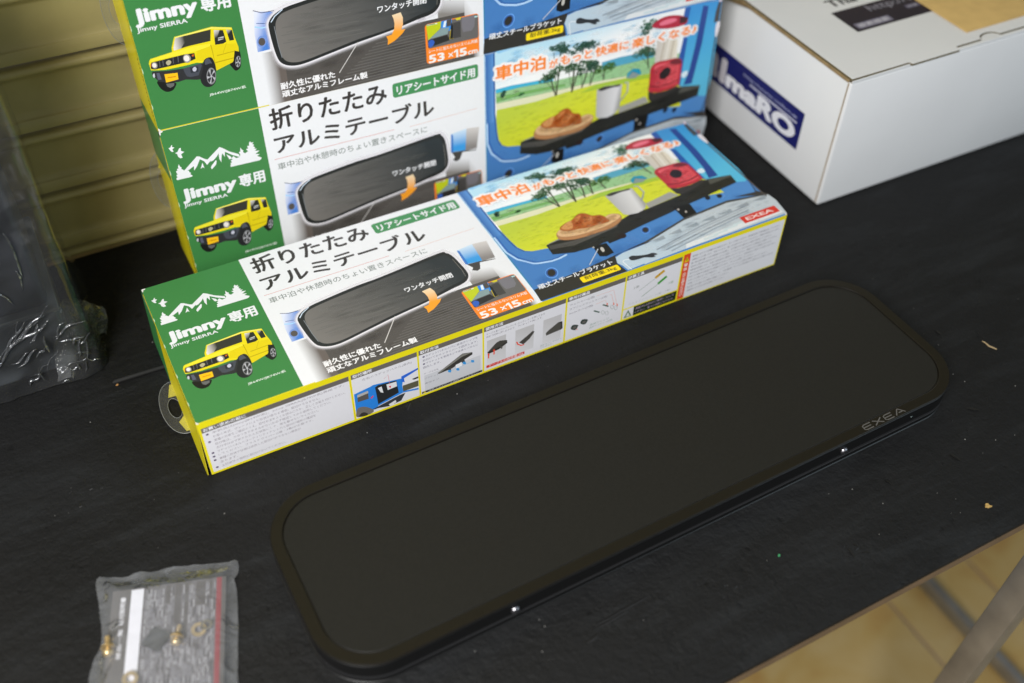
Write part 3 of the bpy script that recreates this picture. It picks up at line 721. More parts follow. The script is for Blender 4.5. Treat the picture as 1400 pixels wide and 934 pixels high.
['camping_picture','L','4a4a38',[(385.6,102.8),(392.20000000000005,125.94999999999999),(396.6,149.1)],{'w':1.5}],
['camping_picture','L','4a4a38',[(385.40000000000003,105.8),(388.1,148.1)],{'w':0.6}],
['camping_picture','B','3f6a58',[(396.6,149.1)],{'rx':17.0,'ry':8.0,'n':270}],
['camping_picture','L','4a4a38',[(368.3,103.5),(364.15999999999997,116.05),(361.4,128.6)],{'w':1.5}],
['camping_picture','L','4a4a38',[(368.1,106.5),(353.4,127.6)],{'w':0.6}],
['camping_picture','B','4f7a50',[(361.4,128.6)],{'rx':16.0,'ry':10.0,'n':240}],
['camping_picture','L','4a4a38',[(385.6,103.6),(386.86,116.14999999999999),(387.7,128.7)],{'w':1.5}],
['camping_picture','L','4a4a38',[(385.40000000000003,106.6),(381.2,127.69999999999999)],{'w':0.6}],
['camping_picture','B','49744e',[(387.7,128.7)],{'rx':13.0,'ry':13.0,'n':210}],
['camping_picture','L','4a4a38',[(396.5,105.1),(400.34000000000003,115.9),(402.9,126.7)],{'w':1.5}],
['camping_picture','L','4a4a38',[(396.3,108.1),(395.9,125.7)],{'w':0.6}],
['camping_picture','B','49744e',[(402.9,126.7)],{'rx':14.0,'ry':12.0,'n':210}],
['camping_picture','L','4a4a38',[(421.0,108.2),(420.93999999999994,115.30000000000001),(420.9,122.4)],{'w':1.5}],
['camping_picture','L','4a4a38',[(420.8,111.2),(414.4,121.4)],{'w':0.6}],
['camping_picture','B','5a8a3a',[(420.9,122.4)],{'rx':13.0,'ry':10.0,'n':180}],
['camping_picture','L','4a4a38',[(405.8,106.1),(409.1,116.19999999999999),(411.3,126.3)],{'w':1.5}],
['camping_picture','L','4a4a38',[(405.6,109.1),(406.3,125.3)],{'w':0.6}],
['camping_picture','B','47705a',[(411.3,126.3)],{'rx':10.0,'ry':9.0,'n':150}],
['camping_picture','L','4a4a38',[(472.5,108.3),(470.88,117.0),(469.8,125.7)],{'w':1.5}],
['camping_picture','L','4a4a38',[(472.3,111.3),(461.3,124.7)],{'w':0.6}],
['camping_picture','B','4f7a5a',[(469.8,125.7)],{'rx':17.0,'ry':13.0,'n':270}],
['camping_picture','L','4a4a38',[(470.5,127.2),(468.52,138.95),(467.2,150.7)],{'w':1.5}],
['camping_picture','L','4a4a38',[(470.3,130.2),(462.7,149.7)],{'w':0.6}],
['camping_picture','B','4a7a60',[(467.2,150.7)],{'rx':9.0,'ry':15.0,'n':180}],
['camping_picture','L','4a4a38',[(311.6,115.8),(311.65999999999997,117.85),(311.7,119.9)],{'w':1.5}],
['camping_picture','L','4a4a38',[(311.40000000000003,118.8),(309.95,118.9)],{'w':0.6}],
['camping_picture','B','3f6a58',[(311.7,119.9)],{'rx':3.5,'ry':4.0,'n':54}],
['camping_picture','L','4a4a38',[(331.7,113.2),(331.7,114.0),(331.7,114.8)],{'w':1.5}],
['camping_picture','L','4a4a38',[(331.5,116.2),(329.7,113.8)],{'w':0.6}],
['camping_picture','B','4a8a50',[(331.7,114.8)],{'rx':4.0,'ry':1.5,'n':36}],
['camping_picture','F','1e96b8',[(447.8,103.3),(448.8,108.2),(454.6,111.8),(461.8,109.6),(464.1,104.4),(463.3,102.9),(453.9,109.4)],{'f':0.9}],
['camping_picture','F','8a9a98',[(448.4,102.7),(454.0,108.6),(462.4,103.7),(458.2,101.3)],{'f':0.9}],
['camping_picture','G','x',[(508.0,164.4),(514.1,165.9),(551.0,164.1),(551.9,77.9),(550.0,60),(546.0,58),(537.0,60.9),(516.6,76.5),(511.0,81.1),(510.5,123.2)],{'g':[(518.8,157.1),'3f98d8',(536.7,83.5),'5cc0e4']}],
['camping_picture','F','2c4a94',[(529.0,162.7),(535.6,160.8),(533.8,121.6),(527.9,77.4),(517.5,77.9),(522.6,94.2),(526.0,121.5)],{}],
['camping_picture','F','2f62b0',[(508.0,164.4),(514.7,164.8),(513.2,151.6),(510.3,150.0),(506.9,154.7)],{}],
['camping_picture','F','2c5aa8',[(510.6,134.9),(515.4,130.6),(514.1,104.1),(513.7,76.0),(511.0,81.1),(507.5,109.2)],{}],
['camping_picture','S','dff0f8',[(513.9,92.7),(519.9,94.0),(521.0,89.3),(517.5,86.9),(513.7,88.7)],{}],
['camping_picture','S','b83044',[(472.4,152.6),(478.6,158.5),(489.8,160.1),(503.5,157.4),(511.8,152.3),(509.8,147.3),(491.7,147.1)],{'f':0.9}],
['camping_picture','S','f07a90',[(480.1,154.8),(487.8,157.0),(497.6,156.2),(499.5,153.3),(492.2,151.8),(482.1,151.8)],{}],
['camping_picture','F','4a2a30',[(503.0,156.6),(512.8,153.9),(510.8,148.8),(503.4,149.4)],{}],
['camping_picture','G','x',[(479.3,136.5),(502.8,134.8),(506.0,111.8),(483.7,111.3),(479.0,111.7)],{'g':[(477.0,124.1),'cfc8c0',(502.8,125.0),'e6dcc8']}],
['camping_picture','L','b8a890',[(488.4,136.0),(486.1,113.0)],{'w':1.2}],
['camping_picture','L','f6f0e6',[(494.1,135.9),(491.7,112.9)],{'w':1.2}],
['camping_picture','L','b8a890',[(499.7,135.9),(497.3,112.9)],{'w':1.2}],
['camping_picture','L','f6f0e6',[(505.5,135.9),(502.9,112.8)],{'w':1.2}],
['camping_picture','S','c23540',[(475.7,107.7),(481.8,112.2),(494.1,111.9),(505.1,111.3),(511.3,107.4),(512.1,99.3),(511.9,82.5),(508.6,79.5),(495.9,77.4),(482.9,78.3),(475.5,81.9),(475.5,87.4),(475.4,98.5)],{'f':0.9}],
['camping_picture','GS','x',[(476.7,106.3),(482.0,110.3),(493.0,110.2),(503.6,109.2),(508.9,105.7),(509.7,98.6),(509.6,83.6),(506.3,81.6),(496.9,80.6),(485.5,82.1),(478.3,85.2),(477.8,90.0),(477.2,98.6)],{'g':[(476.3,101.8),'b02a38',(496.0,95.9),'e0525a']}],
['camping_picture','M','x',[(476.7,106.3),(482.0,110.3),(493.0,110.2),(503.6,109.2),(508.9,105.7),(509.7,98.6),(509.6,83.6),(506.3,81.6),(496.9,80.6),(485.5,82.1),(478.3,85.2),(477.8,90.0),(477.2,98.6)],{'c':['8c1c28','f08088','c03844'],'n':90,'s':(2,6),'a':0.22}],
['camping_picture','S','7a2c34',[(497.4,109.3),(506.0,110.9),(511.7,106.2),(510.3,104.0),(501.2,105.6)],{}],
['camping_picture','S','e8606a',[(480.4,109.1),(490.1,109.7),(494.1,108.1),(485.6,106.6),(479.5,104.9)],{}],
['camping_picture','L','6a1c22',[(475.5,87.4),(486.4,83.5),(500.2,83.6),(510.5,86.0)],{'w':1.2}],
['camping_picture','S','2e2426',[(487.5,100.0),(494.1,104.3),(499.3,100.8),(498.8,95.4),(494.1,91.2),(488.5,92.1),(486.6,95.8)],{}],
['camping_picture','F','3a3634',[(475.1,81.3),(482.5,77.6),(495.5,76.7),(509.5,79.0),(515.6,75.1),(508.9,65.6),(481.2,66.5),(476.1,71.7)],{}],
['pictured_shelf','F','8a8a84',[(331.1,62.1),(345.8,64.6),(408.8,62.0),(423.1,63.5),(460.5,66.0),(457.1,60.7),(394.9,55.3),(371.8,55.1),(344.0,61.4)],{}],
['pictured_shelf','F','a6a49c',[(441.7,71.8),(471.9,76.5),(476.6,68.8),(441.4,64.9)],{}],
['pictured_shelf','F','2a2a27',[(330.7,61.5),(344.7,62.7),(357.3,57.3),(405.3,61.1),(420.2,64.9),(441.4,64.9),(477.5,68.3),(496.4,70.8),(515.6,77.0),(539.1,72.6),(537.5,60.7),(512.6,58.3),(517.2,59.1),(497.3,55.4),(477.6,53.5),(449.9,49.8),(424.4,47.0),(399.0,43.4),(393.9,42.6),(367.9,40.7),(348.5,42.0),(330.0,48.2)],{}],
['pictured_shelf','G','x',[(332.1,60.0),(356.6,56.0),(404.1,59.2),(400.5,55.1),(353.3,50.3),(331.4,54.7)],{'g':[(334.0,57.4),'4c4b48',(370.3,52.5),'5e5a54']}],
['pictured_shelf','F','55554e',[(515.1,76.3),(538.8,72.1),(538.7,70.3),(512.7,69.2)],{}],
['pictured_shelf','F','1c1c1b',[(368.3,41.4),(380.1,40.4),(379.4,26.3),(370.8,25.0),(365.6,27.5),(366.4,38.3)],{}],
['pictured_shelf','F','262624',[(382.1,41.8),(393.9,42.6),(396.7,39.6),(382.3,38.5)],{}],
['pictured_shelf','S','c8c4bc',[(371.9,37.1),(374.0,36.9),(373.5,32.3),(371.1,31.1),(370.9,34.5)],{}],
['pictured_shelf','S','b8b4ac',[(366.0,40.9),(367.6,41.2),(367.5,39.7),(365.9,39.3)],{}],
['pictured_shelf','L','d0d4dc',[(369.4,36.8),(351.7,21.8)],{'w':0.8}],
['pictured_shelf','F','1c1c1b',[(461.3,56.3),(478.5,53.1),(476.4,37.6),(461.7,35.4),(461.5,49.2)],{}],
['pictured_shelf','S','b8b0a8',[(463.2,51.8),(465.3,52.2),(465.0,50.1),(463.3,49.7)],{}],
['pictured_shelf','S','b8b0a8',[(468.0,46.0),(469.9,46.5),(469.4,44.1),(467.7,43.8)],{}],
['pictured_shelf','S','2e2220',[(393.0,43.0),(397.2,45.1),(401.5,43.8),(401.3,40.6),(398.0,38.9),(394.3,40.4)],{}],
['pictured_shelf','S','22242a',[(497.3,55.4),(501.4,56.0),(500.9,51.8),(497.5,50.4),(495.9,52.5)],{}],
['pictured_shelf','S','1e2230',[(508.3,52.6),(511.8,53.1),(512.9,50.4),(510.4,47.7),(507.6,49.0)],{}],
['pictured_shelf','L','6aa0e0',[(515.3,53.7),(514.8,48.6),(509.9,46.1)],{'w':1}],
['pictured_shelf','S','6aa4ec',[(322.6,25.4),(320.7,23.0),(318.1,21.5),(315.4,21.4),(313.2,22.5),(311.8,24.6),(311.5,27.5),(312.5,30.4),(314.5,32.8),(317.1,34.2),(319.8,34.4),(322.0,33.3),(323.4,31.1),(323.6,28.3)],{}],
['pictured_shelf','S','3a62a4',[(321.8,25.8),(320.1,23.8),(317.9,22.7),(315.7,22.6),(313.7,23.5),(312.5,25.3),(312.3,27.7),(313.0,30.1),(314.7,32.1),(316.9,33.2),(319.2,33.4),(321.1,32.4),(322.3,30.6),(322.6,28.2)],{}],
['pictured_shelf','S','33322e',[(320.5,26.4),(319.2,24.9),(317.6,24.0),(315.9,23.9),(314.5,24.5),(313.7,25.9),(313.6,27.7),(314.2,29.5),(315.4,31.1),(317.0,32.0),(318.7,32.1),(320.1,31.5),(321.0,30.1),(321.1,28.3)],{}],
['pictured_shelf','S','6aa4ec',[(425.0,38.0),(423.4,36.2),(421.3,35.2),(419.3,35.0),(417.7,35.9),(416.7,37.5),(416.7,39.5),(417.6,41.7),(419.2,43.5),(421.2,44.5),(423.3,44.7),(424.9,43.9),(425.9,42.3),(425.9,40.2)],{}],
['pictured_shelf','S','3a62a4',[(424.3,38.4),(423.0,36.9),(421.2,36.0),(419.5,36.0),(418.1,36.7),(417.3,38.0),(417.2,39.7),(417.9,41.5),(419.3,43.0),(421.0,43.8),(422.7,43.9),(424.1,43.2),(425.0,41.9),(425.0,40.1)],{}],
['pictured_shelf','S','33322e',[(423.3,38.8),(422.3,37.7),(421.0,37.0),(419.7,36.9),(418.7,37.4),(418.2,38.4),(418.2,39.7),(418.7,41.1),(419.7,42.2),(421.0,42.9),(422.3,43.0),(423.3,42.5),(423.9,41.5),(423.9,40.2)],{}],
['pictured_shelf','S','b98458',[(346.2,69.3),(350.0,72.1),(363.6,68.2),(383.8,67.5),(402.6,71.9),(410.1,70.7),(411.6,66.6),(407.5,60.9),(395.6,56.6),(379.4,56.3),(361.6,56.8),(350.0,60.1),(345.5,64.0)],{'f':0.9}],
['pictured_shelf','S','e2b98a',[(348.1,71.7),(353.4,74.1),(364.4,69.5),(384.2,68.2),(402.1,73.0),(409.2,71.2),(411.5,67.4),(407.3,64.4),(393.7,61.0),(379.5,60.4),(362.9,61.1),(351.3,64.4),(347.2,68.0)],{'f':0.9}],
['pictured_shelf','S','c9a070',[(350.9,71.6),(356.1,72.8),(367.2,66.5),(385.2,66.0),(404.8,71.6),(408.8,69.7),(405.4,67.0),(391.8,63.6),(376.8,63.4),(361.8,65.0),(352.1,67.8)],{}],
['pictured_shelf','S','b4602a',[(353.6,76.5),(361.4,80.2),(369.0,81.5),(377.3,86.0),(383.7,84.9),(388.2,78.9),(395.8,76.0),(398.4,68.8),(397.5,65.0),(387.3,65.8),(376.1,66.2),(368.3,68.4),(360.1,69.9),(353.9,73.0)],{'f':0.9}],
['pictured_shelf','S','d89a60',[(354.5,76.0),(362.7,80.4),(367.4,80.6),(364.2,72.1),(358.7,71.5)],{}],
['pictured_shelf','S','a8501e',[(366.4,76.0),(372.3,83.3),(378.2,85.5),(383.1,84.0),(376.3,76.3),(368.7,69.1)],{}],
['pictured_shelf','S','c2703a',[(374.1,70.6),(378.8,76.7),(385.5,80.2),(387.9,76.5),(382.0,68.4)],{}],
['pictured_shelf','S','a4521f',[(383.3,68.6),(388.4,75.4),(395.0,74.7),(397.6,67.5),(392.1,66.0)],{}],
['pictured_shelf','S','cf8048',[(371.6,82.0),(377.6,84.5),(379.1,83.1),(371.9,77.6)],{}],
['pictured_shelf','S','d88c58',[(382.3,76.7),(385.5,78.2),(386.6,76.3),(382.1,72.5)],{}],
['pictured_shelf','M','x',[(353.6,76.5),(361.4,80.2),(369.0,81.5),(377.3,86.0),(383.7,84.9),(388.2,78.9),(395.8,76.0),(398.4,68.8),(397.5,65.0),(387.3,65.8),(376.1,66.2),(368.3,68.4),(360.1,69.9),(353.9,73.0)],{'c':['7a3a12','e8a860','d88848','9a4c1c'],'n':150,'s':(1.2,3.5),'a':0.35,'q':0.7}],
['pictured_shelf','M','x',[(348.1,71.7),(353.4,74.1),(364.4,69.5),(384.2,68.2),(402.1,73.0),(409.2,71.2),(411.5,67.4),(407.3,64.4),(393.7,61.0),(379.5,60.4),(362.9,61.1),(351.3,64.4),(347.2,68.0)],{'c':['b98a58','f0d0a8','c89a68'],'n':160,'s':(1.5,5),'a':0.4,'q':0.25}],
['pictured_shelf','G','x',[(414.2,98.5),(423.1,100.4),(443.1,97.8),(442.1,71.5),(438.2,66.4),(428.6,63.4),(417.9,65.2),(415.2,68.2)],{'g':[(413.8,87.2),'b6b4b4',(435.4,85.4),'e0dede']}],
['pictured_shelf','G','x',[(439.5,97.8),(443.1,97.8),(442.1,71.5),(438.2,66.4),(432.6,64.0)],{'g':[(436.4,81.4),'dcdada',(441.8,80.5),'a8a6a4']}],
['pictured_shelf','S','3a3836',[(416.1,98.8),(422.9,100.1),(432.9,98.8),(440.8,98.0),(439.7,96.2),(430.5,96.8),(419.2,96.0)],{}],
['pictured_shelf','L','9aa09a',[(445.9,98.3),(449.5,97.4),(449.8,87.3),(444.5,81.0),(440.6,77.6)],{'w':1.6}],
['pictured_shelf','L','d8dcd0',[(446.4,99.1),(450.3,98.0),(450.5,87.3)],{'w':0.6}],
['pictured_shelf','M','x',[(330.7,61.5),(344.7,62.7),(357.3,57.3),(405.3,61.1),(420.2,64.9),(441.4,64.9),(477.5,68.3),(496.4,70.8),(515.6,77.0),(539.1,72.6),(537.5,60.7),(512.6,58.3),(517.2,59.1),(497.3,55.4),(477.6,53.5),(449.9,49.8),(424.4,47.0),(399.0,43.4),(393.9,42.6),(367.9,40.7),(348.5,42.0),(330.0,48.2)],{'c':['4a4a46','16160f','5a5850','343428'],'n':160,'s':(4,12),'a':0.18,'q':0.3}],
['pictured_sill','F','35332f',[(293.3,15.7),(351.1,19.8),(378.4,22.8),(436.3,29.1),(433.4,24.8),(386.7,23.5),(377.6,21.6),(374.2,12.3),(376.7,0.2),(292.1,1.0)],{}],
['pictured_sill','G','x',[(377.3,20.1),(385.9,22.3),(433.4,24.8),(410.0,24.3),(459.9,36.3),(510.5,39.1),(552.6,31.8),(554.1,22.2),(551.0,1.8),(439.1,1.9),(394.9,0.8),(395.6,1.8),(378.3,1.0),(377.0,7.8),(374.6,12.9)],{'g':[(378.5,10.2),'bed2e0',(485.1,13.8),'c4ccd2']}],
['pictured_sill','F','4a4a48',[(411.2,26.2),(461.2,38.2),(512.4,41.8),(541.5,35.5),(551.7,32.3),(539.1,34.0),(510.3,38.9),(459.5,35.6),(409.4,23.3)],{}],
['pictured_sill','F','3c3a38',[(554.4,30.9),(550.2,32.1),(523.0,42.8),(544.4,40.3),(550.4,63.0),(545.9,41.4)],{}],
['pictured_sill','F','9aa4ac',[(416.8,24.2),(430.9,26.3),(430.7,21.5),(425.5,21.6)],{}],
['pictured_sill','F','9aa4ac',[(435.4,25.2),(449.8,27.3),(449.4,22.5),(444.2,22.5)],{}],
['pictured_sill','F','9aa4ac',[(454.3,26.2),(468.9,28.3),(468.5,23.4),(463.2,23.5)],{}],
['pictured_sill','F','9aa4ac',[(473.5,27.2),(488.2,29.4),(487.8,24.4),(482.4,24.5)],{}],
['pictured_sill','F','9aa4ac',[(492.9,28.3),(507.9,30.4),(507.4,25.5),(502.0,25.5)],{}],
['pictured_sill','F','9aa4ac',[(512.7,29.3),(527.9,31.5),(527.3,26.5),(521.8,26.6)],{}],
['pictured_sill','F','9aa4ac',[(532.7,30.4),(548.1,32.6),(547.5,27.5),(541.9,27.6)],{}],
['pictured_sill','L','8f98a2',[(414.8,12.3),(469.0,21.7),(526.9,27.6)],{'w':1.2}],
['pictured_sill','L','aeb6bc',[(419.5,11.6),(471.1,19.4),(524.5,24.4)],{'w':1.2}],
['pictured_sill','L','868f9a',[(422.6,8.4),(472.2,15.9),(522.1,21.2)],{'w':1.2}],
['pictured_sill','L','9aa6b2',[(425.6,5.0),(473.4,12.5),(520.1,18.4)],{'w':1.2}],
['pictured_sill','F','e6e9ea',[(442.4,6.8),(481.6,8.8),(519.2,10.6),(533.9,13.7),(545.0,15.2),(549.2,4.4),(439.1,1.9)],{}],
['pictured_sill','F','cfdde0',[(460.5,5.9),(475.9,5.8),(475.4,3.5),(460.2,3.7)],{}],
['pictured_sill','F','cfdde0',[(472.3,7.6),(487.8,7.4),(487.3,5.1),(471.9,5.3)],{}],
['pictured_sill','F','cfdde0',[(484.2,9.2),(499.8,9.1),(499.3,6.8),(483.8,6.9)],{}],
['pictured_sill','F','cfdde0',[(496.2,10.8),(512.0,10.7),(511.5,8.4),(495.8,8.5)],{}],
['pictured_sill','M','x',[(377.3,20.1),(385.9,22.3),(433.4,24.8),(410.0,24.3),(459.9,36.3),(510.5,39.1),(552.6,31.8),(554.1,22.2),(551.0,1.8),(439.1,1.9),(394.9,0.8),(395.6,1.8),(378.3,1.0),(377.0,7.8),(374.6,12.9)],{'c':['8c98a4','e8eef2','a4b4c0','f4f6f6'],'n':140,'s':(4,14),'a':0.22,'q':0.25}],
['pictured_sill','L','f0f4f6',[(381.2,0.3),(379.6,12.0),(381.6,13.4),(386.6,12.4)],{'w':0.8}],
['pictured_sill','S','33363a',[(386.9,13.9),(390.6,15.2),(395.9,12.9),(403.6,10.7),(409.0,10.4),(412.0,7.8),(411.4,6.6),(408.6,7.1),(409.1,5.3),(405.8,5.3),(399.8,8.3),(392.2,8.9),(387.4,10.2)],{}],
['edge_wear','R','56504e',[548.4,30,550.0,163.5],{'r':0}],
['edge_wear','F','4c4a4a',[(546.9,162.9),(549.6,163.0),(549.2,142.2),(544.7,141.3),(545.1,153.4)],{}],
['edge_wear','S','e8e0e4',[(548.2,140.6),(552.2,140.7),(551.9,130.8),(550.1,124.6),(548.3,127.5),(547.5,133.9)],{}],
['edge_wear','S','d8c8d4',[(548.0,166.6),(550.8,166.7),(550.5,163.3),(547.6,162.6)],{}],
['edge_wear','S','ece8e4',[(0.1,164.3),(3.2,164.3),(2.4,163.2),(1.2,162.9),(0.9,161.3),(0.1,160.9)],{}],
['edge_wear','S','e6e2dc',[(0.1,0.2),(2.2,0.2),(1.4,1.4),(0.8,2.2),(0.1,2.6)],{}],
['edge_wear','S','e6e2dc',[(549.8,0.2),(547.4,0.3),(548.8,1.2),(549.7,2.8)],{}],
['edge_wear','S','b8d4b8',[(0.1,20),(0.7,21.5),(0.5,24),(0.1,25)],{}],
['edge_wear','S','b8d4b8',[(0.1,52),(0.7,53.5),(0.5,56),(0.1,57)],{}],
['edge_wear','S','b8d4b8',[(0.1,88),(0.7,89.5),(0.5,92),(0.1,93)],{}],
['edge_wear','S','b8d4b8',[(0.1,121),(0.7,122.5),(0.5,125),(0.1,126)],{}],
['brand_badge','R','d8382c',[507.3,6.5,546.9,15.8],{'r':0}],
['brand_badge', 'T', 'f4d8d4', [511.5, 9.0, 541.9, 13.4], {'s': 'EXEA', 'b': 0.03}],
['lettering', 'T', 'eeeef0', [297.9, 13.6, 371.5, 19.7], {'s': '頑丈スチールブラケット', 'b': 0.026}],
['load_badge','R','ffe01a',[335.2,4.3,373.5,11.5],{'r':1.6}],
['load_badge', 'T', '2c2a20', [339.1, 5.8, 370.4, 11.0], {'s': '耐荷重:3kg', 'b': 0.012}],
['slogan', 'T', 'fbf6f4', [303.6, 135.4, 356.2, 150.6], {'s': '車中泊', 'b': 0.11, 'n': 8, 'fit': 0.034}],
['slogan', 'T', 'fbf6f4', [303.6, 135.4, 356.2, 150.6], {'s': '車中泊', 'b': 0.2, 'n': 14, 'fit': 0.034}],
['slogan', 'T', 'fbf6f4', [359.5, 135.1, 369.2, 143.8], {'s': 'が', 'b': 0.11, 'n': 8, 'fit': 0.034}],
['slogan', 'T', 'fbf6f4', [359.5, 135.1, 369.2, 143.8], {'s': 'が', 'b': 0.2, 'n': 14, 'fit': 0.034}],
['slogan', 'T', 'fbf6f4', [371.7, 135.6, 406.2, 145.5], {'s': 'もっと', 'b': 0.11, 'n': 8, 'fit': 0.034}],
['slogan', 'T', 'fbf6f4', [371.7, 135.6, 406.2, 145.5], {'s': 'もっと', 'b': 0.2, 'n': 14, 'fit': 0.034}],
['slogan', 'T', 'fbf6f4', [409.5, 135.4, 446.6, 145.6], {'s': '快適に', 'b': 0.11, 'n': 8, 'fit': 0.034}],
['slogan', 'T', 'fbf6f4', [409.5, 135.4, 446.6, 145.6], {'s': '快適に', 'b': 0.2, 'n': 14, 'fit': 0.034}],
['slogan', 'T', 'fbf6f4', [450.1, 134.7, 524.4, 145.1], {'s': '楽しくなる♪', 'b': 0.11, 'n': 8, 'fit': 0.034}],
['slogan', 'T', 'fbf6f4', [450.1, 134.7, 524.4, 145.1], {'s': '楽しくなる♪', 'b': 0.2, 'n': 14, 'fit': 0.034}],
['slogan', 'T', 'ff8a2a', [303.6, 135.4, 356.2, 150.6], {'s': '車中泊', 'b': 0.034}],
['slogan', 'T', 'ff8a2a', [359.5, 135.1, 369.2, 143.8], {'s': 'が', 'b': 0.034}],
['slogan', 'T', 'ff8a2a', [371.7, 135.6, 406.2, 145.5], {'s': 'もっと', 'b': 0.034}],
['slogan', 'T', 'ff8a2a', [409.5, 135.4, 446.6, 145.6], {'s': '快適に', 'b': 0.034}],
['slogan', 'T', 'ff8a2a', [450.1, 134.7, 524.4, 145.1], {'s': '楽しくなる♪', 'b': 0.034}],
['side_print','side',None,[],{}],
['side_print','R','f2e21e',[0,0,550.0,60.9],{'r':0}],
['side_panels','R','e8e6ea',[2,2.2,119.3,54.8],{'r':0}],
['side_panels','R','6f6963',[2,49.5,119.3,54.8],{'r':0}],
['side_panels','R','e8e6ea',[121.2,2.2,177.8,54.8],{'r':0}],
['side_panels','R','6f6963',[121.2,49.5,177.8,54.8],{'r':0}],
['side_panels','R','e8e6ea',[179.4,2.2,236.8,54.8],{'r':0}],
['side_panels','R','6f6963',[179.4,49.5,236.8,54.8],{'r':0}],
['side_panels','R','e8e6ea',[238.4,2.2,316.2,54.8],{'r':0}],
['side_panels','R','6f6963',[238.4,49.5,316.2,54.8],{'r':0}],
['side_panels','R','e8e6ea',[318,2.2,376,54.8],{'r':0}],
['side_panels','R','6f6963',[318,49.5,376,54.8],{'r':0}],
['side_panels','R','e8e6ea',[377.6,2.2,435.4,54.8],{'r':0}],
['side_panels','R','6f6963',[377.6,49.5,435.4,54.8],{'r':0}],
['side_panels','R','e4e4e8',[444.3,1.2,548.8,56.0],{'r':0}],
['side_panels','R','e2512f',[437,1.2,444.3,56.0],{'r':0}],
['side_heading', 'T', 'f0eef0', [3.2, 50.4, 36.35200000000001, 54.1], {'s': 'お買い求めの前に', 'b': 0.03}],
['side_heading', 'T', 'f0eef0', [122.4, 50.4, 138.976, 54.1], {'s': '取付場所', 'b': 0.03}],
['side_heading', 'T', 'f0eef0', [180.6, 50.4, 197.176, 54.1], {'s': '取付方法', 'b': 0.03}],
['side_heading', 'T', 'f0eef0', [239.6, 50.4, 256.176, 54.1], {'s': '使用方法', 'b': 0.03}],
['side_heading', 'T', 'f0eef0', [319.2, 50.4, 339.92, 54.1], {'s': '専用付属品', 'b': 0.03}],
['side_heading', 'T', 'f0eef0', [378.8, 50.4, 395.37600000000003, 54.1], {'s': '必要工具', 'b': 0.03}],
['side_lettering','S','5a4c68',[(6.6,46.6),(6.27781603076236,47.307108079859475),(5.499995959474386,47.59999999999326),(4.722178255082013,47.30710288515346),(4.400000000029683,46.599992653589794),(4.722189683435246,45.89288672547268),(5.500012121576841,45.60000000006072),(6.277827459031636,45.89290230959072)],{}],
['side_lettering', 'T', '9a9098', [9, 45.2, 115, 48.1], {'s': '本製品はJimny(JB64W系)、Jimny SIERRA(JB74W系)専用です。', 'b': 0.0}],
['side_lettering', 'T', '9a9098', [9, 40.75, 94.25, 43.65], {'s': 'お車の年式、グレードにより形状が異なる場合、取付けできません。', 'b': 0.0}],
['side_lettering','S','5a4c68',[(6.6,37.699999999999996),(6.27781603076236,38.40710807985947),(5.499995959474386,38.69999999999325),(4.722178255082013,38.407102885153456),(4.400000000029683,37.69999265358979),(4.722189683435246,36.99288672547267),(5.500012121576841,36.70000000006071),(6.277827459031636,36.99290230959071)],{}],
['side_lettering', 'T', '9a9098', [9, 36.3, 115, 39.199999999999996], {'s': '車種の形状をご確認のうえ、取付方法をよくお読みになり、正しくお取り付けください。', 'b': 0.0}],
['side_lettering', 'T', '9a9098', [9, 31.849999999999998, 102.5, 34.75], {'s': '取付後は、ガタつきやゆるみがないか必ず確認してから使用してください。', 'b': 0.0}],
['side_lettering', 'T', '9a9098', [9, 27.4, 91.5, 30.299999999999997], {'s': '走行中は必ず折りたたんだ状態にして、物を載せないでください。', 'b': 0.0}],
['side_lettering','S','5a4c68',[(6.6,24.349999999999998),(6.27781603076236,25.05710807985947),(5.499995959474386,25.34999999999325),(4.722178255082013,25.057102885153455),(4.400000000029683,24.34999265358979),(4.722189683435246,23.64288672547267),(5.500012121576841,23.350000000060714),(6.277827459031636,23.642902309590717)],{}],
['side_lettering', 'T', '9a9098', [9, 22.95, 88.75, 25.849999999999998], {'s': 'ラゲッジパネルのユーティリティナット穴と取付け場所の確認を', 'b': 0.0}],
['side_lettering','S','5a4c68',[(6.6,19.9),(6.27781603076236,20.607108079859472),(5.499995959474386,20.899999999993252),(4.722178255082013,20.607102885153456),(4.400000000029683,19.89999265358979),(4.722189683435246,19.192886725472672),(5.500012121576841,18.900000000060714),(6.277827459031636,19.192902309590718)],{}],
['side_lettering', 'T', '9a9098', [9, 18.5, 86.0, 21.4], {'s': 'してください。プラスドライバー(2番・3番)が必要です。', 'b': 0.0}],
['side_lettering','S','5a4c68',[(6.6,15.450000000000001),(6.27781603076236,16.157108079859476),(5.499995959474386,16.449999999993256),(4.722178255082013,16.15710288515346),(4.400000000029683,15.449992653589794),(4.722189683435246,14.742886725472674),(5.500012121576841,14.450000000060717),(6.277827459031636,14.74290230959072)],{}],
['side_lettering', 'T', '9a9098', [9, 14.05, 75.0, 16.95], {'s': '車種の形状や仕様は改良した取付けができない場合が', 'b': 0.0}],
['side_lettering', 'T', '9a9098', [9, 9.600000000000001, 22.75, 12.500000000000002], {'s': 'あります。', 'b': 0.0}],
['side_lettering','S','5a4c68',[(6.6,6.550000000000001),(6.27781603076236,7.257108079859474),(5.499995959474386,7.549999999993254),(4.722178255082013,7.25710288515346),(4.400000000029683,6.549992653589794),(4.722189683435246,5.842886725472674),(5.500012121576841,5.550000000060717),(6.277827459031636,5.84290230959072)],{}],
['side_lettering', 'T', '9a9098', [9, 5.150000000000001, 61.25, 8.05], {'s': '上記以外の場所に取付けないでください。', 'b': 0.0}],
['side_lettering', 'T', '9a949c', [130, 43.4, 173, 46.6], {'s': '左右のラゲッジパネル(車内)', 'b': 0.0}],
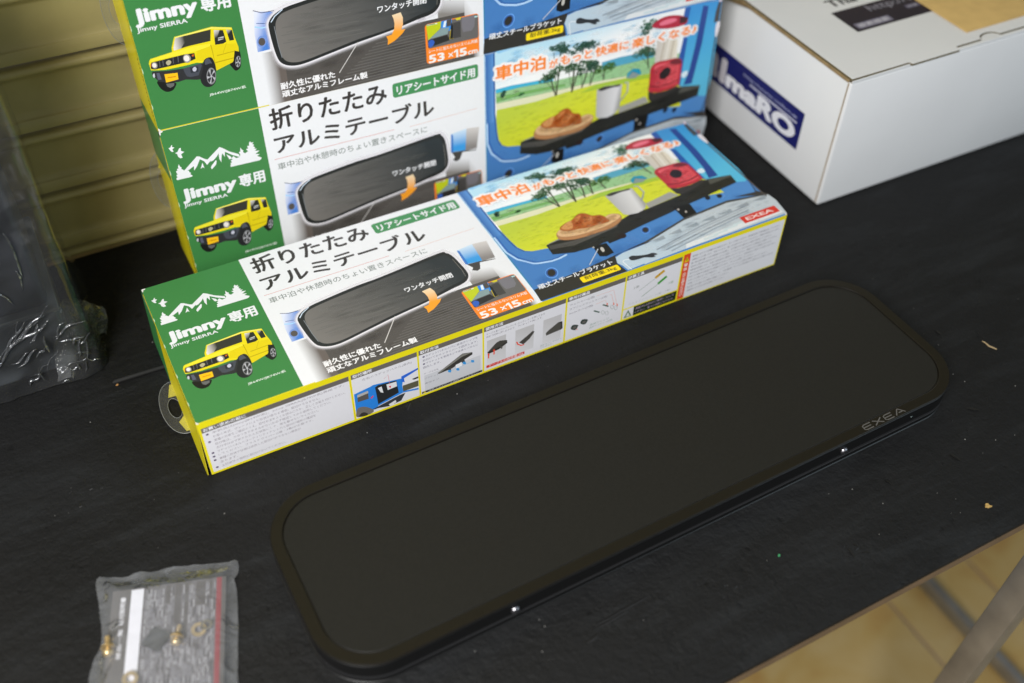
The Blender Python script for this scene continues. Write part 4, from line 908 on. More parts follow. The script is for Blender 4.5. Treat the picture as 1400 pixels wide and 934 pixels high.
['side_pictures','F','2f86e0',[(121.9,32.1),(135.9,34.2),(138.8,35.0),(162.4,30.8),(164.2,28.2),(162.1,15.1),(177.3,12.0),(177.2,9.9),(163.5,13.0),(160.5,12.4),(140.8,8.2),(138.7,5.0),(131.6,7.5),(121.6,7.4)],{}],
['side_pictures','F','2a2c2e',[(139.9,31.3),(142.4,32.8),(158.5,30.5),(159.7,15.0),(141.0,10.2),(140.6,19.7)],{}],
['side_pictures','F','2f86e0',[(159.0,30.2),(162.4,30.8),(163.6,15.1),(159.6,14.3)],{}],
['side_pictures','F','5c5854',[(124.4,30.0),(133.8,30.5),(133.5,20.8),(124.1,21.4)],{}],
['side_pictures','F','b8b4b0',[(124.4,30.0),(133.8,30.5),(133.7,27.7),(124.3,27.0)],{}],
['side_pictures','F','e8e8ea',[(142.2,29.4),(145.5,29.7),(146.5,21.5),(144.2,23.4)],{}],
['side_pictures','F','e8e8ea',[(149.7,30.0),(158.4,29.1),(158.6,23.4),(150.4,22.9)],{}],
['side_pictures','F','e02848',[(151.6,27.2),(153.7,26.5),(152.6,23.8)],{}],
['side_pictures','F','2f6ad8',[(163.0,33.0),(178.1,36.1),(178.0,34.1),(165.2,29.7),(165.5,24.7),(162.7,26.9)],{}],
['side_pictures','F','5f5c48',[(163.4,21.6),(177.6,21.1),(177.4,14.1),(163.6,14.4)],{}],
['side_pictures','F','2a2a2a',[(171.9,25.5),(177.7,25.9),(177.7,23.8),(173.7,23.8)],{}],
['side_pictures','F','3a3c40',[(133.0,6.0),(160.5,11.7),(165.4,11.9),(161.1,4.2),(150.2,2.9),(140.7,5.4)],{}],
['side_pictures','F','e4e4e6',[(149.9,5.3),(156.4,7.5),(156.7,4.4),(151.2,2.4)],{}],
['side_pictures','S','77716c',[(121.4,4.6),(123.1,13.8),(127.8,14.0),(132.3,10.7),(136.7,4.6),(133.7,2.0),(127.9,2.4)],{}],
['side_pictures','S','3c3834',[(123.7,3.3),(125.4,6.7),(128.2,6.8),(131.1,3.8),(130.3,1.7)],{}],
['side_pictures','F','e04060',[(135.2,21.3),(137.5,22.9),(137.9,21.8),(135.8,19.5)],{}],
['side_pictures','L','e07080',[(147.9,37.4),(151.9,40.8),(152.6,28.7)],{'w':0.3}],
['side_pictures','R','d4d4d8',[183,3,235,24],{'r':0}],
['side_pictures','F','3e3c38',[(195.0,21.1),(218.2,33.7),(227.3,31.2),(227.4,28.4),(218.7,25.1),(208.6,20.5),(196.4,19.7)],{}],
['side_pictures','F','8a8880',[(195.5,21.3),(218.2,33.0),(226.8,31.1),(217.7,30.1),(197.5,20.5)],{}],
['side_pictures','F','4a4844',[(204.5,23.2),(207.1,23.3),(207.5,18.2),(205.0,18.8)],{}],
['side_pictures','F','4a4844',[(216.2,25.7),(219.7,26.7),(220.8,21.3),(217.7,22.8)],{}],
['side_pictures','S','3a9ae0',[(204.8,20.1),(207.2,18.9),(207.2,16.3),(204.8,17.6)],{}],
['side_pictures','S','3a9ae0',[(218.5,23.4),(221.0,22.1),(221.0,19.6),(218.5,20.9)],{}],
['side_pictures','S','3a9ae0',[(212.4,18.6),(214.8,17.4),(214.8,14.8),(212.4,16.1)],{}],
['side_pictures','S','3a9ae0',[(226.2,21.9),(228.7,20.6),(228.7,18.1),(226.2,19.3)],{}],
['side_pictures','L','7ab8e4',[(206.0,18.2),(227.4,20.0)],{'w':0.3}],
['side_pictures','F','f4f4f6',[(211.6,23.1),(217.2,23.8),(217.7,19.3),(212.1,18.6)],{}],
['side_pictures','R','3a3838',[180,2.6,236.5,5.0],{'r':0}],
['side_pictures', 'T', 'cfcdcf', [186, 3.0, 232, 4.7], {'s': '注意:ドライバーを使用してください。', 'b': 0}],
['side_pictures','F','e8d020',[(181,2.8),(184,2.8),(182.5,4.8)],{}],
['side_pictures', 'T', '7a7488', [182.5, 45.0, 232.5, 47.6], {'s': '●ラゲッジパネルの穴に専用クリップを', 'b': 0}],
['side_pictures', 'T', '7a7488', [182.5, 40.8, 232.5, 43.4], {'s': '取付けてからドライバーで固定します。', 'b': 0}],
['side_pictures', 'T', '7a7488', [182.5, 36.6, 232.5, 39.2], {'s': '●ブラケットを専用ネジで本体とパネルに', 'b': 0}],
['side_pictures', 'T', '7a7488', [182.5, 32.4, 198.5, 35.0], {'s': '固定します。', 'b': 0}],
['side_pictures', 'T', '8a8490', [183, 25, 196, 27], {'s': 'テーブル本体', 'b': 0}],
['side_pictures', 'T', '8a8490', [183, 19, 196, 21], {'s': 'ブラケット', 'b': 0}],
['side_pictures', 'T', '8a8490', [183, 13, 196, 15], {'s': '専用ネジ', 'b': 0}],
['side_pictures','G','x',[(241,9),(241,38),(259,38),(259,9)],{'g':[(241,9),'e2e0e2',(253,34),'c9c6c6']}],
['side_pictures','G','x',[(268,9),(268,38),(286,38),(286,9)],{'g':[(268,9),'e2e0e2',(280,34),'c9c6c6']}],
['side_pictures','G','x',[(295,9),(295,38),(313,38),(313,9)],{'g':[(295,9),'e2e0e2',(307,34),'c9c6c6']}],
['side_pictures','F','4a4742',[(241.2,23.8),(249.9,32.0),(253.2,32.9),(260.0,30.6),(260.3,28.4),(252.4,24.3),(242.7,22.1)],{}],
['side_pictures','F','2e2c28',[(241.2,23.6),(252.3,25.4),(260.1,28.5),(260.4,26.9),(252.4,22.8),(242.7,21.7)],{}],
['side_pictures','F','5a5752',[(253.4,25.8),(256.1,25.5),(255.4,21.8),(253.9,23.1)],{}],
['side_pictures','L','f0482c',[(242.5,16.1),(242.6,21.1)],{'w':1.2}],
['side_pictures','F','f0482c',[(241.3,21.0),(242.6,22.9),(243.7,20.1)],{}],
['side_pictures','L','f0482c',[(247.7,18.6),(247.7,23.6)],{'w':1.2}],
['side_pictures','F','f0482c',[(246.5,23.4),(247.8,25.4),(248.9,22.5)],{}],
['side_pictures','F','4a4742',[(271.7,21.9),(279.5,26.6),(285.0,30.3),(286.6,28.2),(282.0,21.9),(276.1,17.7)],{}],
['side_pictures','L','f0482c',[(269.3,24.0),(270.6,20.4),(273.8,17.3),(276.9,17.1)],{'w':1.1}],
['side_pictures','F','55524c',[(297.9,21.3),(300.5,23.6),(309.8,29.2),(313.8,28.7),(314.4,20.5),(312.6,18.9),(298.5,18.0)],{}],
['side_pictures','F','33312e',[(309.8,29.2),(314.0,28.8),(314.7,20.2),(312.8,18.5),(313.2,26.2)],{}],
['side_pictures','L','dc3a30',[(240.4,6.4),(277.4,6.8)],{'w':3.4}],
['side_pictures', 'T', 'f0d0cc', [242.7, 4.8, 276.3, 8.4], {'s': 'テーブルの耐荷重:3kg', 'b': 0.02}],
['side_pictures', 'T', '8a848c', [240.5, 44.6, 268.5, 47.0], {'s': 'テーブル裏のロックレバーを', 'b': 0}],
['side_pictures', 'T', '8a848c', [240.5, 41.2, 267.5, 43.6], {'s': '両手で同時に押し込みます。', 'b': 0}],
['side_pictures', 'T', '8a848c', [270, 44.6, 296, 47.0], {'s': 'ロックレバーを押したまま', 'b': 0}],
['side_pictures', 'T', '8a848c', [270, 41.2, 294, 43.6], {'s': '下にゆっくり倒します。', 'b': 0}],
['side_pictures', 'T', '8aa098', [293, 6.6, 314, 8.6], {'s': '使わないときは折り', 'b': 0}],
['side_pictures', 'T', '8aa098', [293, 4.0, 306, 6.0], {'s': 'たためます。', 'b': 0}],
['side_pictures', 'T', '8c868e', [320.5, 43, 345.5, 46], {'s': 'ワッシャー(2個)', 'b': 0}],
['side_pictures', 'T', '8c868e', [320.5, 38, 358.5, 41], {'s': 'スプリングワッシャー(2個)', 'b': 0}],
['side_pictures', 'T', '8c868e', [320.5, 33, 344.5, 36], {'s': '6mmネジ(2個)', 'b': 0}],
['side_pictures','L','eab0a4',[(347.1,44.6),(364.7,44.1),(369.7,24.6)],{'w':0.35}],
['side_pictures','L','eab0a4',[(360.8,40.0),(362.9,39.5),(366.3,27.2)],{'w':0.35}],
['side_pictures','L','eab0a4',[(347.4,34.6),(357.0,35.3),(359.3,29.3)],{'w':0.35}],
['side_pictures','F','f06a40',[(358.5,31.1),(359.8,30.7),(360.0,27.8),(359.0,28.3)],{}],
['side_pictures','F','f06a40',[(365.5,28.4),(366.8,28.0),(367.0,25.1),(366.0,25.6)],{}],
['side_pictures','F','f06a40',[(369.4,25.5),(370.7,25.1),(371.0,22.1),(369.9,22.6)],{}],
['side_pictures','L','3c5a48',[(355.3,30.4),(361.0,26.0)],{'w':1.3}],
['side_pictures','L','3c5a48',[(355.2,29.8),(355.7,30.8)],{'w':2.2}],
['side_pictures','L','3c5a48',[(346.4,26.9),(352.1,22.6)],{'w':1.3}],
['side_pictures','L','3c5a48',[(346.3,26.4),(346.8,27.3)],{'w':2.2}],
['side_pictures','L','9aa49c',[(366.6,22.8),(366.5,21.4),(365.8,20.9),(364.7,21.4),(363.8,22.7),(363.3,24.3),(363.4,25.7),(364.1,26.2),(365.2,25.7),(366.1,24.4),(366.6,22.8)],{'w':0.4}],
['side_pictures','L','9aa49c',[(370.7,20.2),(370.5,18.8),(369.8,18.2),(368.8,18.7),(367.8,20.0),(367.3,21.7),(367.4,23.1),(368.2,23.6),(369.2,23.1),(370.2,21.8),(370.7,20.1)],{'w':0.4}],
['side_pictures','L','9aa49c',[(357.3,20.2),(357.1,18.8),(356.4,18.3),(355.4,18.7),(354.5,20.1),(354.0,21.7),(354.1,23.1),(354.8,23.6),(355.8,23.1),(356.8,21.8),(357.3,20.2)],{'w':0.4}],
['side_pictures','L','9aa49c',[(361.7,17.7),(361.5,16.3),(360.8,15.7),(359.8,16.2),(358.8,17.5),(358.3,19.2),(358.5,20.6),(359.2,21.1),(360.2,20.6),(361.2,19.3),(361.7,17.6)],{'w':0.4}],
['side_pictures','S','2c3a34',[(323.2,15.7),(325.2,18.9),(330.5,16.7),(330.4,14.4),(328.3,11.6),(324.9,13.2)],{}],
['side_pictures','S','6a6662',[(324.7,15.3),(326.6,16.7),(329.1,15.5),(327.7,13.1)],{}],
['side_pictures','S','2c3a34',[(332.8,18.3),(334.8,21.5),(340.1,19.3),(340.1,17.0),(337.9,14.2),(334.5,15.8)],{}],
['side_pictures','S','6a6662',[(334.3,17.9),(336.2,19.3),(338.7,18.1),(337.4,15.7)],{}],
['side_pictures','F','f06a40',[(328.4,12.4),(330.5,11.8),(330.5,10.5)],{}],
['side_pictures', 'T', '7fa08c', [343, 9.5, 363, 11.9], {'s': '専用クリップ', 'b': 0}],
['side_pictures', 'T', '7fa08c', [343, 6, 367, 8.4], {'s': '固定ブラケット(2個)', 'b': 0}],
['side_pictures','L','d0a020',[(408.2,40.4),(417.3,45.8)],{'w':3.2}],
['side_pictures','L','90a090',[(392.1,31.5),(408.3,39.9)],{'w':0.5}],
['side_pictures','L','3f9a30',[(412.2,31.8),(420.9,37.4)],{'w':3.0}],
['side_pictures','L','7a9a7a',[(395.9,22.9),(412.6,31.6)],{'w':0.6}],
['side_pictures', 'T', 'a0a4a0', [386, 36, 392, 39], {'s': '2番', 'b': 0}],
['side_pictures', 'T', '9ab09a', [424, 26, 430, 29], {'s': '3番', 'b': 0}],
['side_pictures', 'T', 'b0b4b0', [382, 17.5, 428, 19.7], {'s': 'プラスドライバー(2番・3番)', 'b': 0}],
['side_pictures','R','f2e21e',[377.6,13.6,435.4,15.0],{'r':0}],
['side_pictures','R','20301c',[389,2.2,435.4,13.6],{'r':0}],
['side_pictures', 'T', 'c0a8c4', [391, 8.8, 433, 11.600000000000001], {'s': '運転中は絶対に使用しないで', 'b': 0}],
['side_pictures', 'T', 'c0a8c4', [391, 4.2, 433, 7.0], {'s': 'ください。落下の原因になります。', 'b': 0}],
['side_pictures','F','5a7a5a',[(379,3),(387.5,3),(383.2,12)],{}],
['side_pictures','F','e0e4e0',[(381,4),(385.6,4),(383.2,9)],{}],
['side_pictures','F','f0d020',[(438.3,46.5),(443.2,46.5),(440.8,52.5)],{}],
['side_pictures','F','3a3020',[(440.4,47.3),(441.2,47.3),(441.2,51),(440.4,51)],{}],
['side_pictures', 'T', 'f4dcd4', [438.6, 41, 442.8, 45], {'s': '警', 'b': 0.03}],
['side_pictures', 'T', 'f4dcd4', [438.6, 36, 442.8, 40], {'s': '告', 'b': 0.03}],
['side_pictures', 'T', 'f4dcd4', [438.8, 31.0, 442.6, 34.0], {'s': '必', 'b': 0.03}],
['side_pictures', 'T', 'f4dcd4', [438.8, 27.7, 442.6, 30.7], {'s': 'ず', 'b': 0.03}],
['side_pictures', 'T', 'f4dcd4', [438.8, 24.4, 442.6, 27.4], {'s': 'お', 'b': 0.03}],
['side_pictures', 'T', 'f4dcd4', [438.8, 21.1, 442.6, 24.1], {'s': '読', 'b': 0.03}],
['side_pictures', 'T', 'f4dcd4', [438.8, 17.8, 442.6, 20.8], {'s': 'み', 'b': 0.03}],
['side_pictures', 'T', 'f4dcd4', [438.8, 14.5, 442.6, 17.5], {'s': 'く', 'b': 0.03}],
['side_pictures', 'T', 'f4dcd4', [438.8, 11.200000000000003, 442.6, 14.200000000000003], {'s': 'だ', 'b': 0.03}],
['side_pictures', 'T', 'f4dcd4', [438.8, 7.900000000000002, 442.6, 10.900000000000002], {'s': 'さ', 'b': 0.03}],
['side_pictures', 'T', 'f4dcd4', [438.8, 4.600000000000001, 442.6, 7.600000000000001], {'s': 'い', 'b': 0.03}],
['side_pictures', 'T', 'a2a0a6', [446.5, 49.5, 544.5, 52.0], {'s': '使用前に必ずこの注意書きをお読みになり、正しくお使いください。耐荷重を超える物を載せないでください。', 'b': 0.01}],
['side_pictures', 'T', 'a2a0a6', [446.5, 45.3, 544.5, 47.8], {'s': '本製品の上に乗ったり、手をついたり、強い力を加えたりしないでください。破損の原因になります。', 'b': 0.01}],
['side_pictures', 'T', 'a2a0a6', [446.5, 41.1, 536.8, 43.6], {'s': '熱い飲み物を置くときは転倒に十分注意し、お子様の手の届かない場所で使用してください。', 'b': 0.01}],
['side_pictures', 'T', 'a2a0a6', [446.5, 36.9, 544.5, 39.4], {'s': '取付けの際は手や指をはさまないように注意してください。ゆるみがないか定期的に点検してください。', 'b': 0.01}],
['side_pictures', 'T', 'a2a0a6', [446.5, 32.7, 538.95, 35.2], {'s': '本製品を改造したり、本来の目的以外に使用しないでください。事故やけがの原因になります。', 'b': 0.01}],
['side_pictures', 'T', 'a2a0a6', [446.5, 28.5, 544.5, 31.0], {'s': '走行中は必ず折りたたみ、物を載せたままにしないでください。急停車などで落下する恐れがあります。', 'b': 0.01}],
['side_pictures', 'T', 'a2a0a6', [446.5, 24.299999999999997, 519.6, 26.799999999999997], {'s': '炎天下の車内では高温になる場合があります。やけどに注意してください。', 'b': 0.01}],
['side_pictures', 'T', 'a2a0a6', [446.5, 20.099999999999998, 536.8, 22.599999999999998], {'s': 'お手入れは柔らかい布で乾拭きし、シンナーやベンジンなどの溶剤は使用しないでください。', 'b': 0.01}],
['side_pictures', 'T', 'a2a0a6', [446.5, 15.899999999999999, 544.5, 18.4], {'s': '材質:アルミニウム、スチール、ABS樹脂  サイズ:(約)幅530×奥行150×高さ25mm', 'b': 0.01}],
['side_pictures', 'T', 'a2a0a6', [446.5, 11.699999999999996, 493.8, 14.199999999999996], {'s': '乳幼児の手の届かない場所に保管してください。', 'b': 0.01}],
['side_pictures', 'T', 'a2a0a6', [446.5, 7.5, 489.5, 10.0], {'s': '定期的にネジのゆるみを点検してください。', 'b': 0.01}]
]

# ------------------------------------------------------------------ materials
M_bench = mat('bench_black', (.009, .009, .0095), .62, spec=.30)
M_edge = mat('plywood_edge', (.16, .105, .06), .6, noise=(30, .75, 1.2), bump=(200, .2, .0005))
M_shutter = mat('shutter_paint', (.42, .355, .150), .30, spec=.5, noise=(14, .84, 1.1, 8), bump=(60, .12, .0006))
M_steel = mat('steel_tube', (.34, .33, .31), .42, metal=.75, noise=(25, .8, 1.15))
M_card = mat('carton_card', (.78, .77, .74), .55, noise=(60, .96, 1.02), bump=(300, .06, .0003))
M_yellow = mat('carton_yellow', (.80, .68, .03), .42, noise=(80, .9, 1.05))
M_kraft = mat('kraft_core', (.30, .21, .10), .8, noise=(120, .8, 1.15))
M_white = mat('white_carton', (.745, .75, .755), .5, spec=.4, noise=(9, .965, 1.02), bump=(22, .10, .002))
M_env = mat('kraft_envelope', (.56, .38, .14), .62, noise=(70, .93, 1.05, 8), bump=(90, .12, .0006))
M_red = mat('red_plastic', (.55, .03, .02), .35)
M_alu = mat('black_anodised', (.0085, .0070, .0045), .40, spec=.36, noise=(400, .9, 1.1), bump=(900, .05, .0002))
M_panel = mat('black_panel', (.0140, .0136, .0118), .50, spec=.26, noise=(500, .88, 1.12), bump=(1100, .10, .0002))
M_side = mat('black_side_shaded', (.006, .006, .006), .38, spec=.4)  # same metal as the top frame, darkened to paint in the shade on its sides
M_screw = mat('screw_steel', (.36, .35, .37), .32, metal=1.0)
M_slot = mat('screw_recess', (.02, .02, .02), .5, metal=.5)
M_logo = mat('logo_grey', (.105, .10, .095), .45)
M_zinc = mat('zinc_gold', (.62, .47, .25), .34, metal=.75, noise=(150, .8, 1.2))
M_rubber = mat('grey_rubber', (.022, .022, .02), .75)
M_case = mat('case_plastic', (.050, .056, .078), .38, spec=.5, noise=(30, .85, 1.15), bump=(40, .1, .001))
M_rod = mat('grey_rod', (.013, .013, .013), .75, spec=.3, bump=(200, .2, .0005))
M_grout = mat('grout', (.30, .22, .16), .9, noise=(40, .8, 1.1))

def grain_bench():
    nt = M_bench.node_tree
    b = nt.nodes['Principled BSDF']
    tc = nt.nodes.new('ShaderNodeTexCoord')
    def noise(sc_, det, rough=.6):
        n = nt.nodes.new('ShaderNodeTexNoise')
        n.inputs['Scale'].default_value = sc_
        n.inputs['Detail'].default_value = det
        n.inputs['Roughness'].default_value = rough
        nt.links.new(tc.outputs['Object'], n.inputs['Vector'])
        return n
    def ramp(src, p0, p1, c0, c1):
        r = nt.nodes.new('ShaderNodeValToRGB')
        r.color_ramp.elements[0].position = p0
        r.color_ramp.elements[1].position = p1
        r.color_ramp.elements[0].color = (c0, c0, c0, 1)
        r.color_ramp.elements[1].color = (c1, c1, c1, 1)
        nt.links.new(src, r.inputs['Fac'])
        return r
    big = noise(7, 6)
    fine = noise(420, 3)
    pit = noise(95, 4, .55)
    col = ramp(big.outputs['Fac'], .3, .72, .0040, .0066)
    pits = ramp(pit.outputs['Fac'], .31, .36, 0.35, 1)
    mx = nt.nodes.new('ShaderNodeMix')
    mx.data_type = 'RGBA'; mx.blend_type = 'MULTIPLY'
    mx.inputs[0].default_value = 1
    nt.links.new(col.outputs['Color'], mx.inputs[6])
    nt.links.new(pits.outputs['Color'], mx.inputs[7])
    mp = nt.nodes.new('ShaderNodeMapping'); mp.inputs['Scale'].default_value = (3, 14, 1); mp.inputs['Rotation'].default_value = (0, 0, .5)
    nt.links.new(tc.outputs['Object'], mp.inputs['Vector'])
    sm_ = nt.nodes.new('ShaderNodeTexNoise'); sm_.inputs['Scale'].default_value = 2.2; sm_.inputs['Detail'].default_value = 8; sm_.inputs['Roughness'].default_value = .7; sm_.inputs['Distortion'].default_value = .8
    nt.links.new(mp.outputs['Vector'], sm_.inputs['Vector'])
    sr = ramp(sm_.outputs['Fac'], .48, .74, 0, .18)
    m2 = nt.nodes.new('ShaderNodeMix'); m2.data_type = 'RGBA'
    nt.links.new(sr.outputs['Color'], m2.inputs[0])
    nt.links.new(mx.outputs[2], m2.inputs[6])
    m2.inputs[7].default_value = (.048, .054, .060, 1)
    nt.links.new(m2.outputs[2], b.inputs['Base Color'])
    mid = noise(130, 5, .65)
    b0 = nt.nodes.new('ShaderNodeBump'); b0.inputs['Strength'].default_value = .85; b0.inputs['Distance'].default_value = .0018
    nt.links.new(mid.outputs['Fac'], b0.inputs['Height'])
    ro = ramp(big.outputs['Fac'], .33, .67, .58, .80)
    nt.links.new(ro.outputs['Color'], b.inputs['Roughness'])
    b1 = nt.nodes.new('ShaderNodeBump'); b1.inputs['Strength'].default_value = .5; b1.inputs['Distance'].default_value = .0008
    nt.links.new(pits.outputs['Color'], b1.inputs['Height'])
    nt.links.new(b0.outputs['Normal'], b1.inputs['Normal'])
    b2 = nt.nodes.new('ShaderNodeBump'); b2.inputs['Strength'].default_value = .45; b2.inputs['Distance'].default_value = .0006
    nt.links.new(fine.outputs['Fac'], b2.inputs['Height'])
    nt.links.new(b1.outputs['Normal'], b2.inputs['Normal'])
    b3 = nt.nodes.new('ShaderNodeBump'); b3.inputs['Strength'].default_value = .25; b3.inputs['Distance'].default_value = .004
    nt.links.new(big.outputs['Fac'], b3.inputs['Height'])
    nt.links.new(b2.outputs['Normal'], b3.inputs['Normal'])
    nt.links.new(b3.outputs['Normal'], b.inputs['Normal'])
grain_bench()

def plastic(name, milk, gloss_rough, tint=(.93, .94, .95), bump=(40, .6, .004), fres=1.45, ridged=False):
    m = bpy.data.materials.new(name)
    m.use_nodes = True
    nt = m.node_tree
    nt.nodes.remove(nt.nodes['Principled BSDF'])
    out = nt.nodes['Material Output']
    tr = nt.nodes.new('ShaderNodeBsdfTransparent'); tr.inputs['Color'].default_value = (*tint, 1)
    gl = nt.nodes.new('ShaderNodeBsdfGlossy'); gl.inputs['Roughness'].default_value = gloss_rough
    gl.inputs['Color'].default_value = (.95, .97, 1, 1)
    df = nt.nodes.new('ShaderNodeBsdfDiffuse'); df.inputs['Color'].default_value = (.70, .72, .75, 1)
    tc = nt.nodes.new('ShaderNodeTexCoord')
    n = nt.nodes.new('ShaderNodeTexNoise'); n.inputs['Scale'].default_value = bump[0]; n.inputs['Detail'].default_value = 3
    n.inputs['Distortion'].default_value = 1.2
    nt.links.new(tc.outputs['Object'], n.inputs['Vector'])
    bp = nt.nodes.new('ShaderNodeBump'); bp.inputs['Strength'].default_value = bump[1]; bp.inputs['Distance'].default_value = bump[2]
    if ridged:
        n.noise_type = 'RIDGED_MULTIFRACTAL'
        n.inputs['Detail'].default_value = 2
        rp_ = nt.nodes.new('ShaderNodeMapRange')
        rp_.inputs['From Min'].default_value = .45
        rp_.inputs['From Max'].default_value = 1.5
        nt.links.new(n.outputs['Fac'], rp_.inputs['Value'])
        nt.links.new(rp_.outputs['Result'], bp.inputs['Height'])
    else:
        nt.links.new(n.outputs['Fac'], bp.inputs['Height'])
    fr = nt.nodes.new('ShaderNodeFresnel'); fr.inputs['IOR'].default_value = fres
    for x in (gl, df, fr):
        nt.links.new(bp.outputs['Normal'], x.inputs['Normal'])
    m1 = nt.nodes.new('ShaderNodeMixShader'); m1.inputs['Fac'].default_value = milk
    nt.links.new(tr.outputs[0], m1.inputs[1]); nt.links.new(df.outputs[0], m1.inputs[2])
    m2 = nt.nodes.new('ShaderNodeMixShader')
    nt.links.new(fr.outputs[0], m2.inputs['Fac'])
    nt.links.new(m1.outputs[0], m2.inputs[1]); nt.links.new(gl.outputs[0], m2.inputs[2])
    nt.links.new(m2.outputs[0], out.inputs['Surface'])
    return m
M_film = plastic('clear_film', .03, .07, (.92, .92, .89), (16, .8, .010), 1.5, True)
M_fold = plastic('fold_film', .05, .09, (.93, .93, .92), (80, .5, .003), 2.0)
M_loose = plastic('loose_film', .10, .10, (.90, .91, .90), (60, .9, .006), 1.5)
M_pouch = plastic('milky_film', .15, .24, (.93, .94, .96), (38, .9, .006), 1.13)
M_seam = plastic('seam_film', .20, .3, (.92, .93, .95), (60, .4, .003), 1.2)
M_tab = plastic('clear_tab', .03, .12, (.93, .94, .95), (10, .05, .001), 1.3)

# ------------------------------------------------------------------ floor with tiles, bench, roller shutter
FZ = -0.72
fl = link('floor', None); fl['kind'] = 'structure'
bm = bmesh.new(); add_box(bm, -1.6, 2.6, -2.2, 0.9, FZ - .03, FZ - .004)
link('grout_bed', mesh('grout_bed', bm, M_grout), fl)
M_tile = mat('floor_tile', (.42, .31, .16), .38, spec=.5)
def tile_nodes():
    nt = M_tile.node_tree
    b = nt.nodes['Principled BSDF']
    tc = nt.nodes.new('ShaderNodeTexCoord'); oi = nt.nodes.new('ShaderNodeObjectInfo')
    ad = nt.nodes.new('ShaderNodeVectorMath'); ad.operation = 'ADD'
    nt.links.new(tc.outputs['Object'], ad.inputs[0]); nt.links.new(oi.outputs['Location'], ad.inputs[1])
    n = nt.nodes.new('ShaderNodeTexNoise'); n.inputs['Scale'].default_value = 9; n.inputs['Detail'].default_value = 7; n.inputs['Distortion'].default_value = .6
    nt.links.new(ad.outputs[0], n.inputs['Vector'])
    r = nt.nodes.new('ShaderNodeValToRGB')
    e = r.color_ramp.elements
    e[0].position = .32; e[0].color = (.36, .20, .060, 1)
    e[1].position = .68; e[1].color = (.46, .34, .155, 1)
    x = r.color_ramp.elements.new(.5); x.color = (.42, .29, .105, 1)
    nt.links.new(n.outputs['Fac'], r.inputs['Fac'])
    nt.links.new(r.outputs['Color'], b.inputs['Base Color'])
tile_nodes()
GAP = .005
tm = {}
for wd in (.30, .16):
    bm = bmesh.new(); add_box(bm, GAP / 2, wd - GAP / 2, GAP / 2, .60 - GAP / 2, -.010, 0, .0015, 1)
    tm[wd] = mesh('tile', bm, M_tile)
xs = [(.866 - .3 * k, .30) for k in range(1, 7)] + [(.866, .16)] + [(1.026 + .3 * k, .30) for k in range(4)]
for x, wd in xs:
    for j in range(5):
        link('tile', tm[wd], fl, (x, -1.75 + .60 * j, FZ))

bench = thing('workbench', 'black topped workbench with a brown plywood edge and grey steel legs, carrying all the boxes', 'workbench')
bm = bmesh.new(); add_box(bm, -.75, 1.35, -.3245, .309, -.006, 0, .0012, 2)
link('bench_top', mesh('bench_top', bm, M_bench, True, 40), bench)
bm = bmesh.new(); add_box(bm, -.75, 1.35, -.324, .309, -.0165, -.0063)
link('plywood_core', mesh('plywood_core', bm, M_edge), bench)
bm = bmesh.new(); add_box(bm, 0, .022, 0, .025, FZ, -.018, .002, 2)
leg_me = mesh('leg', bm, M_steel, True, 40)
for x, y in ((.604, -.340), (-.70, -.318), (.604, .26), (-.70, .26)):
    link('leg', leg_me, bench, (x, y, 0), (0, math.radians(2.4 if x > 0 else -2.4), 0))
bm = bmesh.new(); add_box(bm, .921, .934, -.60, .30, FZ + .004, FZ + .030, .002, 2)
rail = thing('floor_rail', 'thin grey steel rail lying along the tiled floor beyond the bench leg', 'rail', (0, 0, 0))
link('rail_tube', mesh('rail_tube', bm, M_steel, True, 40), rail)

# one slat: a proud lower band with a pressed crease, a flat field, a rolled rib along the top
SP = 0.0635
def slat_mesh():
    prof = [(.0085, .0012), (.0020, .0010), (-.0024, .0012), (-.0042, .0022), (-.0046, .0042), (-.0036, .0112), (-.0031, .0124), (-.0014, .0130), (-.0008, .0138), (-.0002, .0200), (.0004, .0340),
            (.0000, .0475), (-.0008, .0503), (-.0030, .0525), (-.0046, .0545), (-.0048, .0568), (-.0036, .0588), (-.0006, .0600), (.0050, .0603), (.0085, .0603)]
    bm = bmesh.new()
    x0, x1 = -1.6, 2.4
    rows = [[bm.verts.new((x, y, z)) for x in (x0, x1)] for y, z in prof]
    back = [[bm.verts.new((x, y + .0012 if i not in (0, len(prof) - 1) else y, z)) for x in (x0, x1)] for i, (y, z) in enumerate(prof)]
    for a, b in zip(rows, rows[1:]):
        bm.faces.new((a[0], a[1], b[1], b[0]))
    for a, b in zip(back, back[1:]):
        bm.faces.new((b[0], b[1], a[1], a[0]))
    return mesh('slat', bm, M_shutter, True, 38)
shut = thing('roller_shutter', 'tan painted metal roller shutter of horizontal ribbed slats behind the bench', 'shutter', (0, .3165, .0097), (0, 0, math.radians(-1.14)))
sm = slat_mesh()
for k in range(-3, 34):
    link('slat', sm, shut, (0, random.uniform(-.0003, .0003), k * SP))

